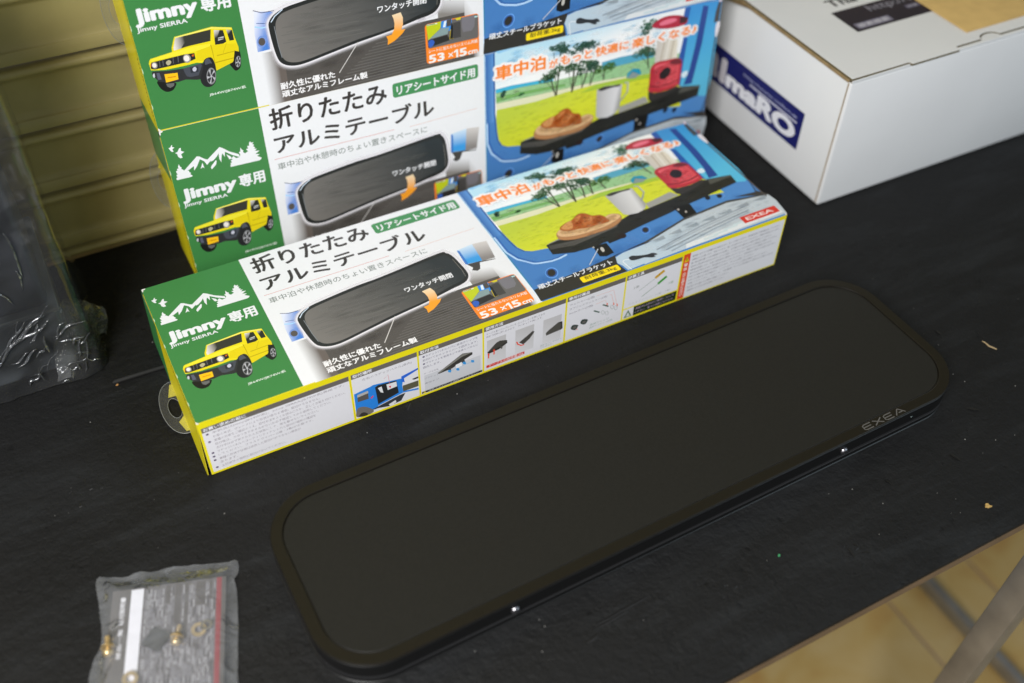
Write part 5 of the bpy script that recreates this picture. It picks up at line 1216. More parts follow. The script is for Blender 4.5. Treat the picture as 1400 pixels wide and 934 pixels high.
# ------------------------------------------------------------------ printed packing boxes
BL, BW, BH = L0 * .001, W0 * .001, H0 * .001
top_art = [a for a in ART if not a[0].startswith('side')]
side_art = [a for a in ART if a[0].startswith('side') and a[1] != 'side']
top_parts = Sheet().load(top_art).build()
side_parts = Sheet().load(side_art).build()
end = Sheet()
end.flat('end_print', [(0, 0), (H0, 0), (H0, W0), (0, W0)], 'eede1c')
end.flat('end_print', [(0, W0 * .66), (H0, W0 * .70), (H0, W0), (0, W0)], '3f8a4a')
end.flat('end_print', [(H0 - 2.2, W0 * .74), (H0 - .8, W0 * .74), (H0 - .6, W0 * .97), (H0 - 2.6, W0 * .97)], 'c8d8c8')
rr_ = random.Random(3)
for k in range(15):
    y = 12 + k * 3.6
    end.flat('end_print', [(H0 - 5, y), (H0 - 2.0 - rr_.random(), y + .2), (H0 - 2.4, y + 1.2 + rr_.random()), (H0 - 5, y + 1.6)], '2a2a20')
end_parts = end.build()

bm = bmesh.new(); add_box(bm, 0, BL, 0, BW, 0, BH, .0004, 2)
card_me = mesh('carton', bm, M_card)
bm = bmesh.new(); prism(bm, [(0, 0), (.0006, 0), (.0006, BW - .006), (0, BW - .006)], .001, BH - .0006)
flap_me = mesh('end_flap', bm, M_yellow)
def tab_mesh():
    b2 = bmesh.new()
    out = [(.014, -.032)] + [(-.0175 * math.sin(math.pi * k / 20) ** .75, -.031 * math.cos(math.pi * k / 20)) for k in range(21)] + [(.014, .032)]
    hole = [(-.0065 + .0052 * math.cos(2 * math.pi * k / 20), .0115 * math.sin(2 * math.pi * k / 20)) for k in range(20)]
    eo = [b2.verts.new((x, y, 0)) for x, y in out]
    eh = [b2.verts.new((x, y, 0)) for x, y in hole]
    ed = [b2.edges.new((eo[i], eo[(i + 1) % len(eo)])) for i in range(len(eo))] + [b2.edges.new((eh[i], eh[(i + 1) % 20])) for i in range(20)]
    bmesh.ops.triangle_fill(b2, use_beauty=True, edges=ed)
    r = bmesh.ops.extrude_face_region(b2, geom=b2.faces[:])
    bmesh.ops.translate(b2, verts=[v for v in r['geom'] if isinstance(v, bmesh.types.BMVert)], vec=(0, 0, .0004))
    me = mesh('hang_tab', b2, M_tab)
    # bright cut edge
    b3 = bmesh.new()
    tube(b3, [(x - .0001, y, .0002) for x, y in out[1:-1]], .00022, 6)
    tube(b3, [(x, y, .0002) for x, y in hole + hole[:1]], .0002, 6)
    rim = mesh('cut_edge', b3, mat('tab_rim', (.26, .27, .27), .4))
    b4 = bmesh.new()
    prism(b4, [(-.0085, .014), (.013, .012), (.013, .028), (-.004, .028)], -.0002, -.0001)
    prism(b4, [(-.0045, -.028), (.013, -.028), (.013, -.004), (-.0015, -.010), (-.0075, -.016)], -.0002, -.0001)
    glue = mesh('yellow_patch', b4, mat('tab_yellow', (.80, .68, .05), .5))
    return me, rim, glue
tab_me, rim_me, glue_me = tab_mesh()

def packing_box(label, loc, rot, tab=0.0):
    t = thing('packing_box', label, 'box', loc, rot, 'printed packing boxes of folding tables')
    link('carton', card_me, t)
    for n, me in top_parts:
        q = link(n, me, t, (0, 0, BH))
        if n == 'edge_wear':
            q['kind'] = 'stuff'
    for n, me in side_parts:
        s = link(n, me, t, (0, 0, 0), (math.pi / 2, 0, 0))
        if n in ('side_lettering', 'side_pictures'):
            s['kind'] = 'stuff'
    f = link('end_flap', flap_me, t, (-.0030, 0, .0004))
    f.rotation_euler = (0, math.radians(2.4), 0)
    for n, me in end_parts:
        e = link(n, me, f)
        e.matrix_local = Matrix(((0, 0, -1, -.0002), (0, 1, 0, 0), (1, 0, 0, 0), (0, 0, 0, 1)))
    h = link('hang_tab', tab_me, t, (-.001 + tab, .079, .0015))
    link('cut_edge', rim_me, h)
    link('yellow_patch', glue_me, h)
    return t

ts, yw = math.radians(1.84), math.radians(-2.125)
up = Vector((-math.sin(yw) * math.sin(ts), math.cos(yw) * math.sin(ts), math.cos(ts)))
nrm = Vector((math.sin(yw) * math.cos(ts), -math.cos(yw) * math.cos(ts), math.sin(ts)))
o_face = Vector((.05372, .21981, 0.0005))
packing_box('printed packing box lying flat on the bench, face up, in front of the stack', (0, 0, .0005), (0, 0, 0))
b0 = o_face - nrm * BH
packing_box('printed packing box standing on its side at the bottom of the stack by the shutter', b0, (math.pi / 2 - ts, 0, yw), .005)
packing_box('printed packing box standing on the other upright one, cut off by the photo edge', b0 + up * (BW + .0003), (math.pi / 2 - ts, 0, yw), .005)

# ------------------------------------------------------------------ black folding table, folded flat
PL, PW, PR = .5631, .1583, .0439
ft = thing('folding_table', 'folded black table with rounded corners and a thin raised frame in front', 'folding table', (.01929, -.22285, 0), (0, 0, .01572))
bm = bmesh.new()
sweep(bm, [(.0002, .0268), (.0002, .0277), (.0007, .02835), (.0082, .02835), (.0088, .0281), (.0091, .0274), (.0091, .0262), (.0150, .0262), (.0150, .0268)], PL, PW, PR, 16)
link('top_frame', mesh('top_frame', bm, M_alu, True, 20), ft)
bm = bmesh.new()
sweep(bm, [(.0006, .0128), (.0000, .0134), (.0000, .0262), (.0005, .0267), (.0140, .0267), (.0140, .0128)], PL, PW, PR, 16)
link('frame_side', mesh('frame_side', bm, M_side, True, 20), ft)
bm = bmesh.new()
sweep(bm, [(.0096, .0264), (.0096, .0271), (.0100, .0274)], PL, PW, PR, 16, closed=False, cap=True)
link('top_panel', mesh('top_panel', bm, M_panel, True, 35), ft)
bm = bmesh.new()
sweep(bm, [(.0030, .0110), (.0030, .0128), (.02, .0128), (.02, .0110)], PL, PW, PR, 16)
link('gap_seal', mesh('gap_seal', bm, M_side, True, 35), ft)
bm = bmesh.new()
sweep(bm, [(.0006, .0042), (.0006, .0100), (.0012, .0110), (.02, .0110), (.02, .0030), (.0012, .0030)], PL, PW, PR, 16)
sweep(bm, [(.0000, .0036), (-.0003, .0042), (.0004, .0048), (.002, .0048), (.002, .0036)], PL, PW, PR, 16)
link('lower_frame', mesh('lower_frame', bm, M_side, True, 35), ft)
bm = bmesh.new()
sweep(bm, [(-.0002, .0098), (-.0003, .0102), (.0000, .0107), (.0012, .0107), (.0012, .0098)], PL, PW, PR, 16)
link('groove_lip', mesh('groove_lip', bm, mat('lip_highlight', (.018, .018, .019), .4, spec=.5), True, 20), ft)  # lighter than the side walls: the edge highlight is painted into this strip
bm = bmesh.new()
sweep(bm, [(.0045, .0), (.0045, .0032)], PL, PW, PR, 16, closed=False, cap=True)
link('base_plate', mesh('base_plate', bm, M_side, True, 35), ft)
bm = bmesh.new()
MX = Matrix.Rotation(math.pi / 2, 4, 'X')
lathe(bm, [(0, .0022), (.0012, .0022), (.0024, .0018), (.0032, .0010), (.0035, 0)], 20, MX)
scr_me = mesh('screw', bm, M_screw, True, 50)
bm = bmesh.new()
for a in (0, math.pi / 2):
    b2 = bmesh.new(); add_box(b2, -.0016, .0016, -.0004, .0004, .0020, .00235)
    merge(bm, b2, MX @ Matrix.Rotation(a + .5, 4, 'Z'))
slot_me = mesh('cross_recess', bm, M_slot)
for x, z in ((.4275, .0150), (.1320, .0150)):
    s = link('screw', scr_me, ft, (x, -.0001, z + .002))
    link('cross_recess', slot_me, s)
bm = bmesh.new()
lathe(bm, [(0, .0006), (.0010, .0006), (.0015, .0003), (.0016, 0)], 14, MX)
link('rivet', mesh('rivet', bm, mat('dark_rivet', (.10, .12, .12), .3, metal=1.0), True, 50), ft, (.4985, -.0001, .0185))
# brand lettering on the front rail of the frame, drawn stroke by stroke
lg = Sheet()
def letter(x, strokes):
    for st in strokes:
        lg.line('logo', [(x + a * 8.6, b * 4.9) for a, b in st], .95, '6e6a64')
E_ = [[(1, 1), (.22, 1), (.03, .82), (.03, .18), (.22, 0), (1, 0)], [(.06, .5), (.92, .5)]]
X_ = [[(.0, 1), (1, 0)], [(0, 0), (1, 1)]]
A_ = [[(0, 0), (.50, 1), (.60, 1), (1.1, 0)], [(.40, .30), (.86, .30)]]
for i, s in enumerate((E_, X_, E_, A_)):
    letter(i * 10.9, s)
for n, me in lg.build():
    me.materials.clear(); me.materials.append(M_logo); me.materials.append(M_logo)
    link('logo', me, ft, (.4480, .0019, .02842))

# ------------------------------------------------------------------ white carton with its lid, sticker and print
WX, WY, WH, WW, WD = .6456, .0532, .1457, .40, .255
wc = thing('white_carton', 'white corrugated carton with a navy sticker on its left side, right of the printed boxes', 'carton', (WX, WY, 0), (0, 0, -.0106))
bm = bmesh.new(); add_box(bm, .0006, WW, 0, WD, .0004, WH - .0034, .0022, 3)
link('carton_body', mesh('carton_body', bm, M_white, True, 40), wc)
bm = bmesh.new(); add_box(bm, .0014, WW - .004, .0007, WD - .004, WH - .0036, WH - .0026)
link('board_edge', mesh('board_edge', bm, mat('dark_board', (.10, .075, .035), .85)), wc)
arc = [(.1785 + .0125 * math.cos(math.radians(a)), .0050 + .0078 * math.sin(math.radians(a))) for a in range(180, -1, -15)]
lid_out = [(.0026, .0026), (.0715, .0026), (.0725, -.0012), (.1325, -.0012), (.1330, .0052), (.1655, .0052)] + arc + [(.1920, .0052), (.2300, .0052), (.2305, -.0012), (.290, -.0012), (.291, .0022), (WW - .001, .0022), (WW - .001, WD), (.0034, WD)]
bm = bmesh.new(); prism(bm, lid_out, WH - .0028, WH, .0003)
lid_me = mesh('lid', bm, M_white)
lid_me.materials.append(mat('lid_board', (.13, .10, .04), .85))
for p in lid_me.polygons:
    if abs(p.normal.z) < .3:
        p.material_index = 1
link('lid', lid_me, wc)
bm = bmesh.new()
prism(bm, [(.1340, -.0004), (.2292, -.0004), (.2292, .0034)] + [(.1785 + .0117 * math.cos(math.radians(a)), (.0034) + .0076 * math.sin(math.radians(a))) for a in range(0, 181, 15)] + [(.1340, .0034)], WH - .0030, WH - .0006, .0004)
link('front_rim', mesh('front_rim', bm, M_white), wc)
bm = bmesh.new()
prism(bm, [(.0008, -.0003), (.0708, -.0003), (.0708, .0012), (.0008, .0006)], WH - .0036, WH - .0008, .0003)
link('front_rim', mesh('front_rim', bm, M_white), wc)
bm = bmesh.new(); prism(bm, [(-.0004, .004), (.0013, .004), (.0013, WD), (-.0004, WD)], WH - .0040, WH - .0012, .0003)
prism(bm, [(-.0003, .0028), (.0004, .0028), (.0004, .0036), (-.0003, .0036)], .003, WH - .004)
link('kraft_rim', mesh('kraft_rim', bm, M_kraft), wc)
bm = bmesh.new()
b2 = bmesh.new()
for (x, y, z) in ((.001, .146, WH - .002), (.001, WD - .002, WH + .002), (-.020, WD - .002, WH - .006), (-.012, .19, WH - .004)):
    b2.verts.new((x, y, z))
b2.verts.ensure_lookup_table(); b2.faces.new(b2.verts[:])
bmesh.ops.solidify(b2, geom=b2.faces[:], thickness=.002)
merge(bm, b2)
link('side_tuck', mesh('side_tuck', bm, M_kraft), wc)
# sticker on the left side (reads from back to front), print on the lid
st = Sheet()
st.flat('sticker', [(0, 0), (165, 0), (165, 43), (0, 43)], '1e2263')
st.load([['sticker', 'T', 'b8b4bc', [6, 4.5, 24, 33], {'s': 'a', 'b': .06}], ['sticker', 'T', 'd8d4da', [26.5, 4.5, 37, 34], {'s': '1', 'b': .05}], ['sticker', 'T', 'e6e6ec', [38.5, 5.0, 158, 26], {'s': 'maRO', 'b': .06}],
         ['sticker', 'T', 'b8bcd8', [66, 31, 156, 35], {'s': 'http://www.collon.jp', 'b': 0}]])
st.line('sticker', [(78, 27.6), (157, 27.6)], 1.6, 'd8d8e4')
for n, me in st.build():
    o = link('sticker', me, wc)
    o.matrix_local = Matrix(((0, 0, -1, .0003), (-1, 0, 0, .2122), (0, 1, 0, .0388), (0, 0, 0, 1)))
ld = Sheet()
ld.flat('lid_print', [(0, 0), (140, 0), (140, 41.5), (0, 41.5)], '1c1830')
ld.load([['lid_print', 'T', '8a8896', [40, 24, 134, 39], {'s': 'http://www', 'b': .01}],
         ['lid_print', 'T', '2c2a38', [8, 50, 44, 64], {'s': 'Tha', 'b': .03}],
         ['lid_print', 'R', '77748a', [5.5, 4, 50, 14], {'r': 1}],
         ['lid_print', 'T', 'c4c2cc', [8, 5.5, 47, 12.5], {'s': '検索検索', 'b': .02}],
         ['lid_print', 'R', '55526a', [78, 15, 96, 22], {'r': 1}],
         ['lid_print', 'T', '9a98a6', [80, 16.2, 94, 20.8], {'s': '検索', 'b': .02}]])
for n, me in ld.build():
    link('lid_print', me, wc, (.0643, .0675, WH + .00002))
ev = thing('kraft_envelope', 'plain brown kraft envelope lying on the lid of the white carton', 'envelope', (WX, WY, WH), (0, 0, -.0106))
bm = bmesh.new(); add_box(bm, .1600, .37, .0188, .235, .0006, .0020, .0006, 2)
link('paper', mesh('paper', bm, M_env, True, 40), ev)
bm = bmesh.new(); add_box(bm, .1600, .37, .0190, .0200, .0020, .0023, .0001, 1)
link('folded_edge', mesh('folded_edge', bm, M_env), ev)
rc = thing('red_case', 'small red plastic case at the far end of the brown envelope', 'case', (WX + .281, WY + .108, WH + .0024), (0, 0, .2))
bm = bmesh.new(); add_box(bm, 0, .07, -.02, .04, 0, .022, .004, 3)
link('case_body', mesh('case_body', bm, M_red, True, 40), rc)

# ------------------------------------------------------------------ dark case in a clear bag, far left
dc = thing('dark_case', 'dark blue grey plastic case inside the clear bag at the left', 'case', (0, 0, 0))
bm = bmesh.new(); add_box(bm, -.34, -.066, .164, .292, .0035, .068, .005, 3)
link('lower_shell', mesh('lower_shell', bm, mat('case_grey', (.100, .115, .140), .42, noise=(30, .85, 1.15), bump=(40, .1, .001)), True, 40), dc)
bm = bmesh.new(); add_box(bm, -.34, -.070, .169, .290, .0685, .34, .007, 3)
link('upper_shell', mesh('upper_shell', bm, M_case, True, 40), dc)
bm = bmesh.new(); add_box(bm, -.34, -.0645, .1625, .294, .0665, .0715, .002, 2)
link('rim', mesh('rim', bm, mat('ledge_highlight', (.20, .215, .24), .35), True, 40), dc)  # ledge coloured paler than both shells, a painted highlight

def wrinkle(p, s, seed=0.0):
    from mathutils import noise as N
    q = Vector(p) * s + Vector((seed, seed * 1.7, -seed))
    return N.noise(q) + .5 * N.noise(q * 2.3) + .3 * abs(N.noise(q * 4.7))

def film_bag():
    bm = bmesh.new()
    b2 = bmesh.new()
    x0, x1, y0, y1, z0, z1 = -.36, -.0475, .1535, .303, .0012, .36
    # sides as a swept rounded strip, fine enough to crumple
    path = [(x0, y0 + .004)]
    nx = 70
    for k in range(nx + 1):
        path.append((x0 + (x1 - .010 - x0) * k / nx, y0))
    for k in range(1, 8):
        a = -math.pi / 2 + math.pi / 2 * k / 7
        path.append((x1 - .010 + .010 * math.cos(a), y0 + .010 + .010 * math.sin(a)))
    for k in range(1, 30):
        path.append((x1, y0 + .010 + (y1 - y0 - .010) * k / 29))
    nz = 90
    rows = []
    for j in range(nz + 1):
        z = z0 + (z1 - z0) * j / nz
        row = []
        for i, (x, y) in enumerate(path):
            f = min(1, max(0, (x - x0) / .25))
            low = max(.12, 1 - z / .06)
            d = wrinkle((x, y, z), 16, 3.1) * .0032 + wrinkle((x, y, z * .6), 50, 9) * .0026 * low
            if z < .03:
                d += (.03 - z) * .16
            # sideways outward push near the foot of the right side: slack film
            nxp, nyp = (0, -1) if y < y0 + .005 else (1, 0)
            if y < y0 + .02 and x > x1 - .012:
                nxp, nyp = .7, -.7
            lim = max(-.004, d)
            row.append(b2.verts.new((x + nxp * lim, y + nyp * lim, z)))
        rows.append(row)
    for a, b in zip(rows, rows[1:]):
        for i in range(len(path) - 1):
            b2.faces.new((a[i], a[i + 1], b[i + 1], b[i]))
    merge(bm, b2)
    return mesh('bag_film', bm, M_film, True)
pb = thing('clear_plastic_bag', 'crumpled clear plastic bag around the dark case at the left', 'plastic bag', (0, 0, 0))
link('bag_film', film_bag(), pb)
def film_tail():
    b2 = bmesh.new()
    n, m = 26, 16
    rows = []
    for i in range(n + 1):
        s = i / n
        row = []
        for j in range(m + 1):
            t = j / m
            # fan of slack film spreading from the case's front corner onto the bench
            a = Vector((-.088 + .038 * s, .1500 + .062 * s ** 1.3, .004 + .052 * math.sin(s * 2.6)))
            b = Vector((-.074 + .036 * s, .1470 + .040 * s, .0025 + .010 * math.sin(s * 9) ** 2))
            p = a.lerp(b, t)
            p += Vector((.010, -.001, .006)) * math.sin(t * math.pi) * (.4 + .6 * s)
            d = wrinkle(p, 75, 5) * .0045
            p += Vector((.6, -.4, .7)) * d
            p.z = max(p.z, .0014)
            row.append(b2.verts.new(p))
        rows.append(row)
    for a, b in zip(rows, rows[1:]):
        for j in range(m):
            b2.faces.new((a[j], a[j + 1], b[j + 1], b[j]))
    return mesh('loose_corner', b2, M_loose, True)
link('loose_corner', film_tail(), pb)
def film_folds():
    bm = bmesh.new()
    r = random.Random(17)
    def fold(p, q, rad, wob, y_of):
        n = 14
        pts, rs = [], []
        ph = r.uniform(0, 6)
        for i in range(n + 1):
            t = i / n
            x = p[0] + (q[0] - p[0]) * t + wob * math.sin(t * 5 + ph) * .6
            z = p[1] + (q[1] - p[1]) * t + wob * math.sin(t * 7 + ph * 2)
            z = max(z, .0025)
            pts.append((x, y_of - .0012 - .002 * max(0, 1 - z / .03), z))
            rs.append(max(.00025, rad * math.sin(math.pi * min(1, max(0, t))) ** .7 * r.uniform(.7, 1.2)))
        tube(bm, pts, rs, 8)
    # arcs over the lower front, a bundle at the corner, a few long pulls up the face
    for k in range(17):
        x = r.uniform(-.130, -.060); z = r.uniform(.008, .062)
        a = r.uniform(.2, 1.1)
        l = r.uniform(.012, .040)
        fold((x, z), (min(x + l * math.cos(a), -.050), z + l * math.sin(a)), r.uniform(.0006, .0019), .0018, .1525)
    for k in range(15):
        x = r.uniform(-.098, -.056); z = r.uniform(.004, .05)
        a = r.uniform(-.4, 1.7); l = r.uniform(.008, .022)
        fold((x, z), (min(x + l * math.cos(a), -.049), z + l * math.sin(a)), r.uniform(.0005, .0014), .001, .1515)
    for k in range(12):
        x = r.uniform(-.135, -.075); z = r.uniform(.085, .19)
        a = r.uniform(1.2, 2.3); l = r.uniform(.015, .05)
        fold((x, z), (x + l * math.cos(a), z + l * math.sin(a)), r.uniform(.0005, .0013), .0015, .1530)
    return mesh('film_folds', bm, M_fold, True)
fo = link('film_folds', film_folds(), pb)
fo['kind'] = 'stuff'

# ------------------------------------------------------------------ small hardware pouch, front left
ang = math.atan2(-.0242, .0742)
HP = Vector((-.0918, -.0705, 0))
ex = Vector((math.cos(ang), math.sin(ang), 0)); ey = Vector((-math.sin(ang), math.cos(ang), 0))
ex2 = Vector((-.345, -.938, 0))
LW, LH = .0785, .150
def hp(s, t, z=0):     # leaflet coordinates: s to the right, t downwards (metres)
    return HP + ex * s + ex2 * t + Vector((0, 0, z))
lf = thing('instruction_leaflet', 'grey printed instruction leaflet with a red stripe inside the small clear pouch', 'leaflet', hp(0, 0), (0, 0, ang))
fs = Sheet()
mmW, mmH = LW * 1000, LH * 1000
fs.flat('leaflet_print', [(0, 0), (mmW, 0), (mmW, -mmH), (0, -mmH)], '625e60')
fs.flat('leaflet_print', [(0, 0), (13, 0), (13, -mmH), (0, -mmH)], '55504e')
fs.flat('leaflet_print', [(13.0, -1), (21.5, -1), (21.5, -72), (13.0, -72)], 'f2f0f6')
fs.flat('leaflet_print', [(72, 0), (75.6, 0), (75.6, -mmH), (72, -mmH)], '8e1f2a')
fs.flat('leaflet_print', [(75.6, 0), (mmW, 0), (mmW, -mmH), (75.6, -mmH)], '5a5552')
BARS = ((37, 3.2, 16), (43.5, 4.4, 34), (50.2, 2.6, 44), (58, 6.5, 20), (67, 2.4, 16))
for x, wdt, l in BARS:
    fs.flat('leaflet_print', [(x, -1), (x + wdt, -1), (x + wdt, -l), (x, -l)], '4a4443')
fs.flat('leaflet_print', [(41.5, -58), (43.2, -58), (43.2, -90), (41.5, -90)], '4a4648')
rl = random.Random(11)
for k in range(34):
    x = 23.5 + k * 1.42
    y = -2 - rl.random() * 2
    for bx_, bw_, bl_ in BARS:
        if bx_ - .8 < x < bx_ + bw_:
            y = -bl_ - 1
    while y > -mmH + 3:
        ln = rl.uniform(2, 9)
        fs.flat('leaflet_lines', [(x, y), (x + .75, y), (x + .75, y - ln), (x, y - ln)], rl.choice(('a8a6aa', '8e8c92', '3c383c', '7c7a80')))
        y -= ln + rl.uniform(.6, 2.4)
k0 = len(fs.shapes)
fs.load([['leaflet_title', 'T', 'e8e6ea', [0, 0, 22, 3.6], {'s': '取付説明書', 'b': .03}], ['leaflet_title', 'T', 'd8d6da', [-26, 0, -3, 3.2], {'s': '部品一覧', 'b': .03}]])
for i in range(k0, len(fs.shapes)):
    pt, vs, fcs, cols, fd = fs.shapes[i]
    fs.shapes[i] = (pt, [(9.6 - y, -28 + x) for x, y in vs], fcs, cols, fd)
bm = bmesh.new(); add_box(bm, 0, LW, -LH, 0, 0, .0008)
pm = mesh('leaflet_sheet', bm, M_card)
SH = math.atan2(ex2.dot(ex), -ex2.dot(ey))
o = link('leaflet_sheet', pm, lf, (0, 0, .0022))
for n, me in fs.build():
    link(n, me, lf, (0, 0, .0031))
GRP = None
def bolt(label, s, t, rz, headcol):
    th = thing('bolt', label, 'bolt', hp(s, t, .0055), (0, 0, rz), 'zinc bolts in the small pouch')
    bm = bmesh.new(); tube(bm, [(0, 0, .001), (.012, 0, .001)], .0016, 12)
    for k in range(7):
        lathe(bm, [(.0016, -.0002), (.00195, 0), (.0016, .0002)], 12, Matrix.Translation((.003 + k * .0013, 0, .001)) @ Matrix.Rotation(math.pi / 2, 4, 'Y'))
    link('shank', mesh('shank', bm, M_zinc, True, 40), th)
    bm = bmesh.new(); lathe(bm, [(0, -.0024), (.0024, -.0022), (.0035, -.001), (.0036, .0004), (0, .0004)], 18, Matrix.Translation((0, 0, .001)) @ Matrix.Rotation(math.pi / 2, 4, 'Y'))
    link('head', mesh('head', bm, M_zinc, True, 40), th)
    bm = bmesh.new(); lathe(bm, [(.0022, .0032), (.0046, .0032), (.0046, .0042), (.0022, .0042), (.0022, .0032)], 18, Matrix.Translation((0, 0, .001)) @ Matrix.Rotation(math.pi / 2, 4, 'Y'))
    link('collar', mesh('collar', bm, M_zinc, True, 40), th)
def st_of(x, y):
    d = Vector((x, y, 0)) - HP
    den = ex.x * ex2.y - ex.y * ex2.x
    return ((d.x * ex2.y - d.y * ex2.x) / den, (ex.x * d.y - ex.y * d.x) / den)
bolt('gold zinc bolt in the middle of the pouch beside the dark square pad', *st_of(-.0625, -.1310), math.radians(62), 0)
bolt('gold zinc bolt at the left edge of the pouch, half over the dark margin', *st_of(-.1050, -.1180), math.radians(80), 0)
bolt('gold zinc bolt lowest in the pouch near the photo edge', *st_of(-.103, -.150), math.radians(150), 0)
def washer(label, x, y, r=.0046, m=M_zinc):
    th = thing('washer', label, 'washer', (x, y, .0048), (.06, .03, 0), 'washers in the small pouch')
    bm = bmesh.new(); lathe(bm, [(r * .52, 0), (r, 0), (r, .0009), (r * .52, .0009), (r * .52, 0)], 26)
    link('ring', mesh('ring', bm, m, True, 40), th)
washer('gold washer near the red stripe of the leaflet', -.0462, -.1285, .0052)
washer('gold washer at the lower end of the white leaflet strip', -.0965, -.1430, .0052)
washer('bright steel spring washer beside the gold washer near the red stripe', -.0405, -.1275, .0040, M_screw)
pd = thing('rubber_pad', 'dark square rubber pad turned on its corner on the leaflet', 'rubber pad', (-.0739, -.1222, .0035), (0, 0, math.radians(38)))
bm = bmesh.new(); add_box(bm, -.0072, .0072, -.0072, .0072, 0, .0022, .0005, 2)
link('pad', mesh('pad', bm, M_rubber, True, 40), pd)

def pouch():
    out = [(-.0999, -.0543), (-.0880, -.0600), (-.0700, -.0645), (-.0480, -.0705), (-.0300, -.0765), (-.0170, -.0815), (-.0105, -.0838), (-.0060, -.0860), (-.0082, -.0945), (-.0125, -.1000), (-.0140, -.1100), (-.0215, -.1370), (-.0290, -.1600), (-.0360, -.1830), (-.0470, -.2180),
           (-.0600, -.2180), (-.0900, -.2080), (-.1250, -.1960), (-.1420, -.1900), (-.1360, -.1700), (-.1240, -.1400), (-.1200, -.1250), (-.1090, -.1080), (-.1055, -.0950), (-.1035, -.0800)]
    bm = bmesh.new()
    cx = sum(p[0] for p in out) / len(out); cy = sum(p[1] for p in out) / len(out)
    N_ = len(out) * 4
    dense = smooth_closed(out, 4)
    R_ = 16
    def layer(sgn):
        rings = []
        for k in range(R_ + 1):
            f = 1 - k / R_
            ring = []
            for (x, y) in dense:
                px, py = cx + (x - cx) * f, cy + (y - cy) * f
                edge = min(1, (1 - f) / .34)
                h = .0078 * edge * edge * (3 - 2 * edge) if sgn > 0 else 0
                wv = wrinkle((px, py, sgn), 70, 2) * .0016 * (1 if sgn > 0 else .1)
                z = .0014 + h + (wv if sgn > 0 else 0) - (.0008 if sgn < 0 else 0)
                if f > .92 and sgn > 0:
                    z = .0018 + max(0, wrinkle((px, py, 1), 90, 4)) * .004
                ring.append(bm.verts.new((px, py, max(z, .0004))))
            rings.append(ring)
        for a, b in zip(rings, rings[1:]):
            for i in range(N_):
                if a[i] is not b[i]:
                    try:
                        bm.faces.new((a[i], a[(i + 1) % N_], b[(i + 1) % N_], b[i]))
                    except ValueError:
                        pass
    layer(1)
    bmesh.ops.remove_doubles(bm, verts=bm.verts[:], dist=1e-5)
    return mesh('pouch_film', bm, M_pouch, True)
sp = thing('hardware_pouch', 'small milky plastic pouch of bolts and a leaflet at the front left', 'pouch', (0, 0, 0))
link('pouch_film', pouch(), sp)
# ------------------------------------------------------------------ bits and pieces on the bench
rd = thing('grey_rod', 'thin dark grey rod lying on the bench left of the flat printed box', 'rod', (0, 0, 0))
bm = bmesh.new(); tube(bm, [(-.0464, .1311, .0014), (-.0446, .1311, .0019), (-.02, .1304, .0019), (.002, .1294, .0019)][0:4], [.0010, .0019, .0019, .0019], 10)
link('shaft', mesh('shaft', bm, M_rod, True, 50), rd)

def ground_at(u, v):   # a point of the bench top, metres
    return u, v
def shard(name, label, cat, pts, z, m):
    bm = bmesh.new(); prism(bm, pts, .0002, z, .0002)
    tag(link(name, mesh(name, bm, m)), label, cat)
shard('wood_splinter', 'pale wood splinter on the bench to the right of the folded table', 'splinter', [(.6526, -.1672), (.6542, -.1690), (.6546, -.1745), (.6575, -.1806), (.6566, -.1812), (.6530, -.1752), (.6533, -.1700)], .0008, mat('pale_wood', (.42, .31, .17), .7))
shard('yellow_crumb', 'yellow brown crumb near the front edge of the bench', 'crumb', [(.5200, -.3012), (.5222, -.2990), (.5240, -.2998), (.5238, -.3018), (.5252, -.3034), (.5218, -.3030)], .0018, mat('crumb', (.50, .32, .10), .8, noise=(600, .6, 1.3)))
shard('green_speck', 'tiny green speck on the bench in front of the folded table', 'speck', [(.3490, -.2632), (.3506, -.2614), (.3518, -.2622), (.3508, -.2636)], .0009, mat('green_bit', (.05, .30, .12), .6))
shard('orange_chip', 'tiny orange brown chip at the end of the grey rod', 'chip', [(-.0452, .1276), (-.0436, .1290), (-.0424, .1282), (-.0432, .1270)], .0012, mat('orange_bit', (.35, .18, .06), .8))
# loose dust: tiny flakes nobody could count
rd_ = random.Random(21)
bm = bmesh.new()
fix = [(.603, -.1965), (.5779, -.256), (.1239, -.0156), (.231, .0051), (.2073, -.0109), (.4397, -.2406), (.6383, -.2201), (.556, -.244), (.452, -.262)]
for k in range(110):
    if k < len(fix):
        x, y = fix[k]; s = .0006
    else:
        x = rd_.uniform(-.15, .75); y = rd_.uniform(-.31, .2); s = rd_.choice((.00025, .0003, .0004, .0006))
    a0 = rd_.random() * 6
    prism(bm, [(x + s * rd_.uniform(.5, 1) * math.cos(a0 + 1.26 * j), y + s * rd_.uniform(.5, 1) * math.sin(a0 + 1.26 * j)) for j in range(5)], .0001, .0001 + s * .6)
o = link('dust', mesh('dust', bm, mat('dust_grey', (.24, .235, .22), .9)))
o['kind'] = 'stuff'
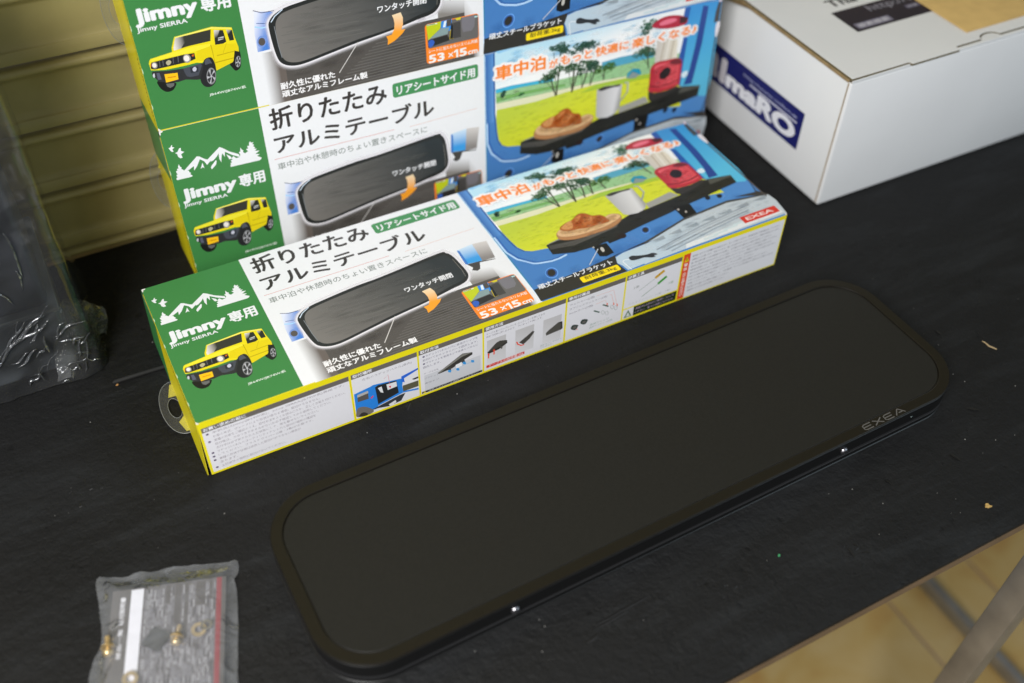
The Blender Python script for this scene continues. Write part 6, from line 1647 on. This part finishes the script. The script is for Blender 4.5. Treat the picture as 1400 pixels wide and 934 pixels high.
# gouges and lifted flakes of the bench coating
bm = bmesh.new()
spots = [(.5858, -.223, .006), (.5351, -.2535, .006), (.6257, -.1414, .004), (.165, -.005, .006), (.47, -.2487, .004), (.52, -.20, .003), (.40, -.285, .005), (.41, -.29, .004)]
clus = [(.135, -.012), (.165, -.003), (.40, -.285), (.56, -.235), (.30, -.275), (-.09, .03)]
for cx, cy in clus:
    for k in range(9):
        spots.append((cx + rd_.gauss(0, .010), cy + rd_.gauss(0, .006), rd_.uniform(.0006, .0022)))
for k in range(26 + len(spots)):
    x, y, s = spots[k] if k < len(spots) else (rd_.uniform(-.14, .75), rd_.uniform(-.31, .18), rd_.uniform(.0006, .0020))
    b2 = bmesh.new()
    a0 = rd_.random() * 3.14
    n = 8
    ca, sa = math.cos(a0), math.sin(a0)
    top = []
    for j in range(n):
        t = 6.283 * j / n
        px = s * rd_.uniform(.6, 1.1) * math.cos(t); py = s * .38 * rd_.uniform(.5, 1.1) * math.sin(t)
        top.append(b2.verts.new((x + px * ca - py * sa, y + px * sa + py * ca, .0001 + max(0, math.sin(t)) * s * .22)))
    c = b2.verts.new((x, y, .00012))
    for j in range(n):
        b2.faces.new((top[j], top[(j + 1) % n], c))
    merge(bm, b2)
# a scraped streak left by a tool
for (xa, ya, xb, yb) in ((.1975, -.2493, .2476, -.2463), (.2000, -.2515, .2300, -.2490), (.1880, -.2580, .1990, -.2560)):
    b2 = bmesh.new()
    L = []
    for i in range(15):
        t = i / 14
        x, y = xa + (xb - xa) * t, ya + (yb - ya) * t + rd_.uniform(-.0003, .0003)
        wv = .0012 * math.sin(math.pi * t) ** .5 + .0001
        L.append((b2.verts.new((x, y + wv, .0001)), b2.verts.new((x, y, .0001 + wv * .35)), b2.verts.new((x, y - wv, .0001))))
    for a, b in zip(L, L[1:]):
        b2.faces.new((a[0], a[1], b[1], b[0])); b2.faces.new((a[1], a[2], b[2], b[1]))
    merge(bm, b2)
o = link('coating_flakes', mesh('coating_flakes', bm, mat('flake_black', (.010, .010, .0105), .45, spec=.5)))
o['kind'] = 'stuff'
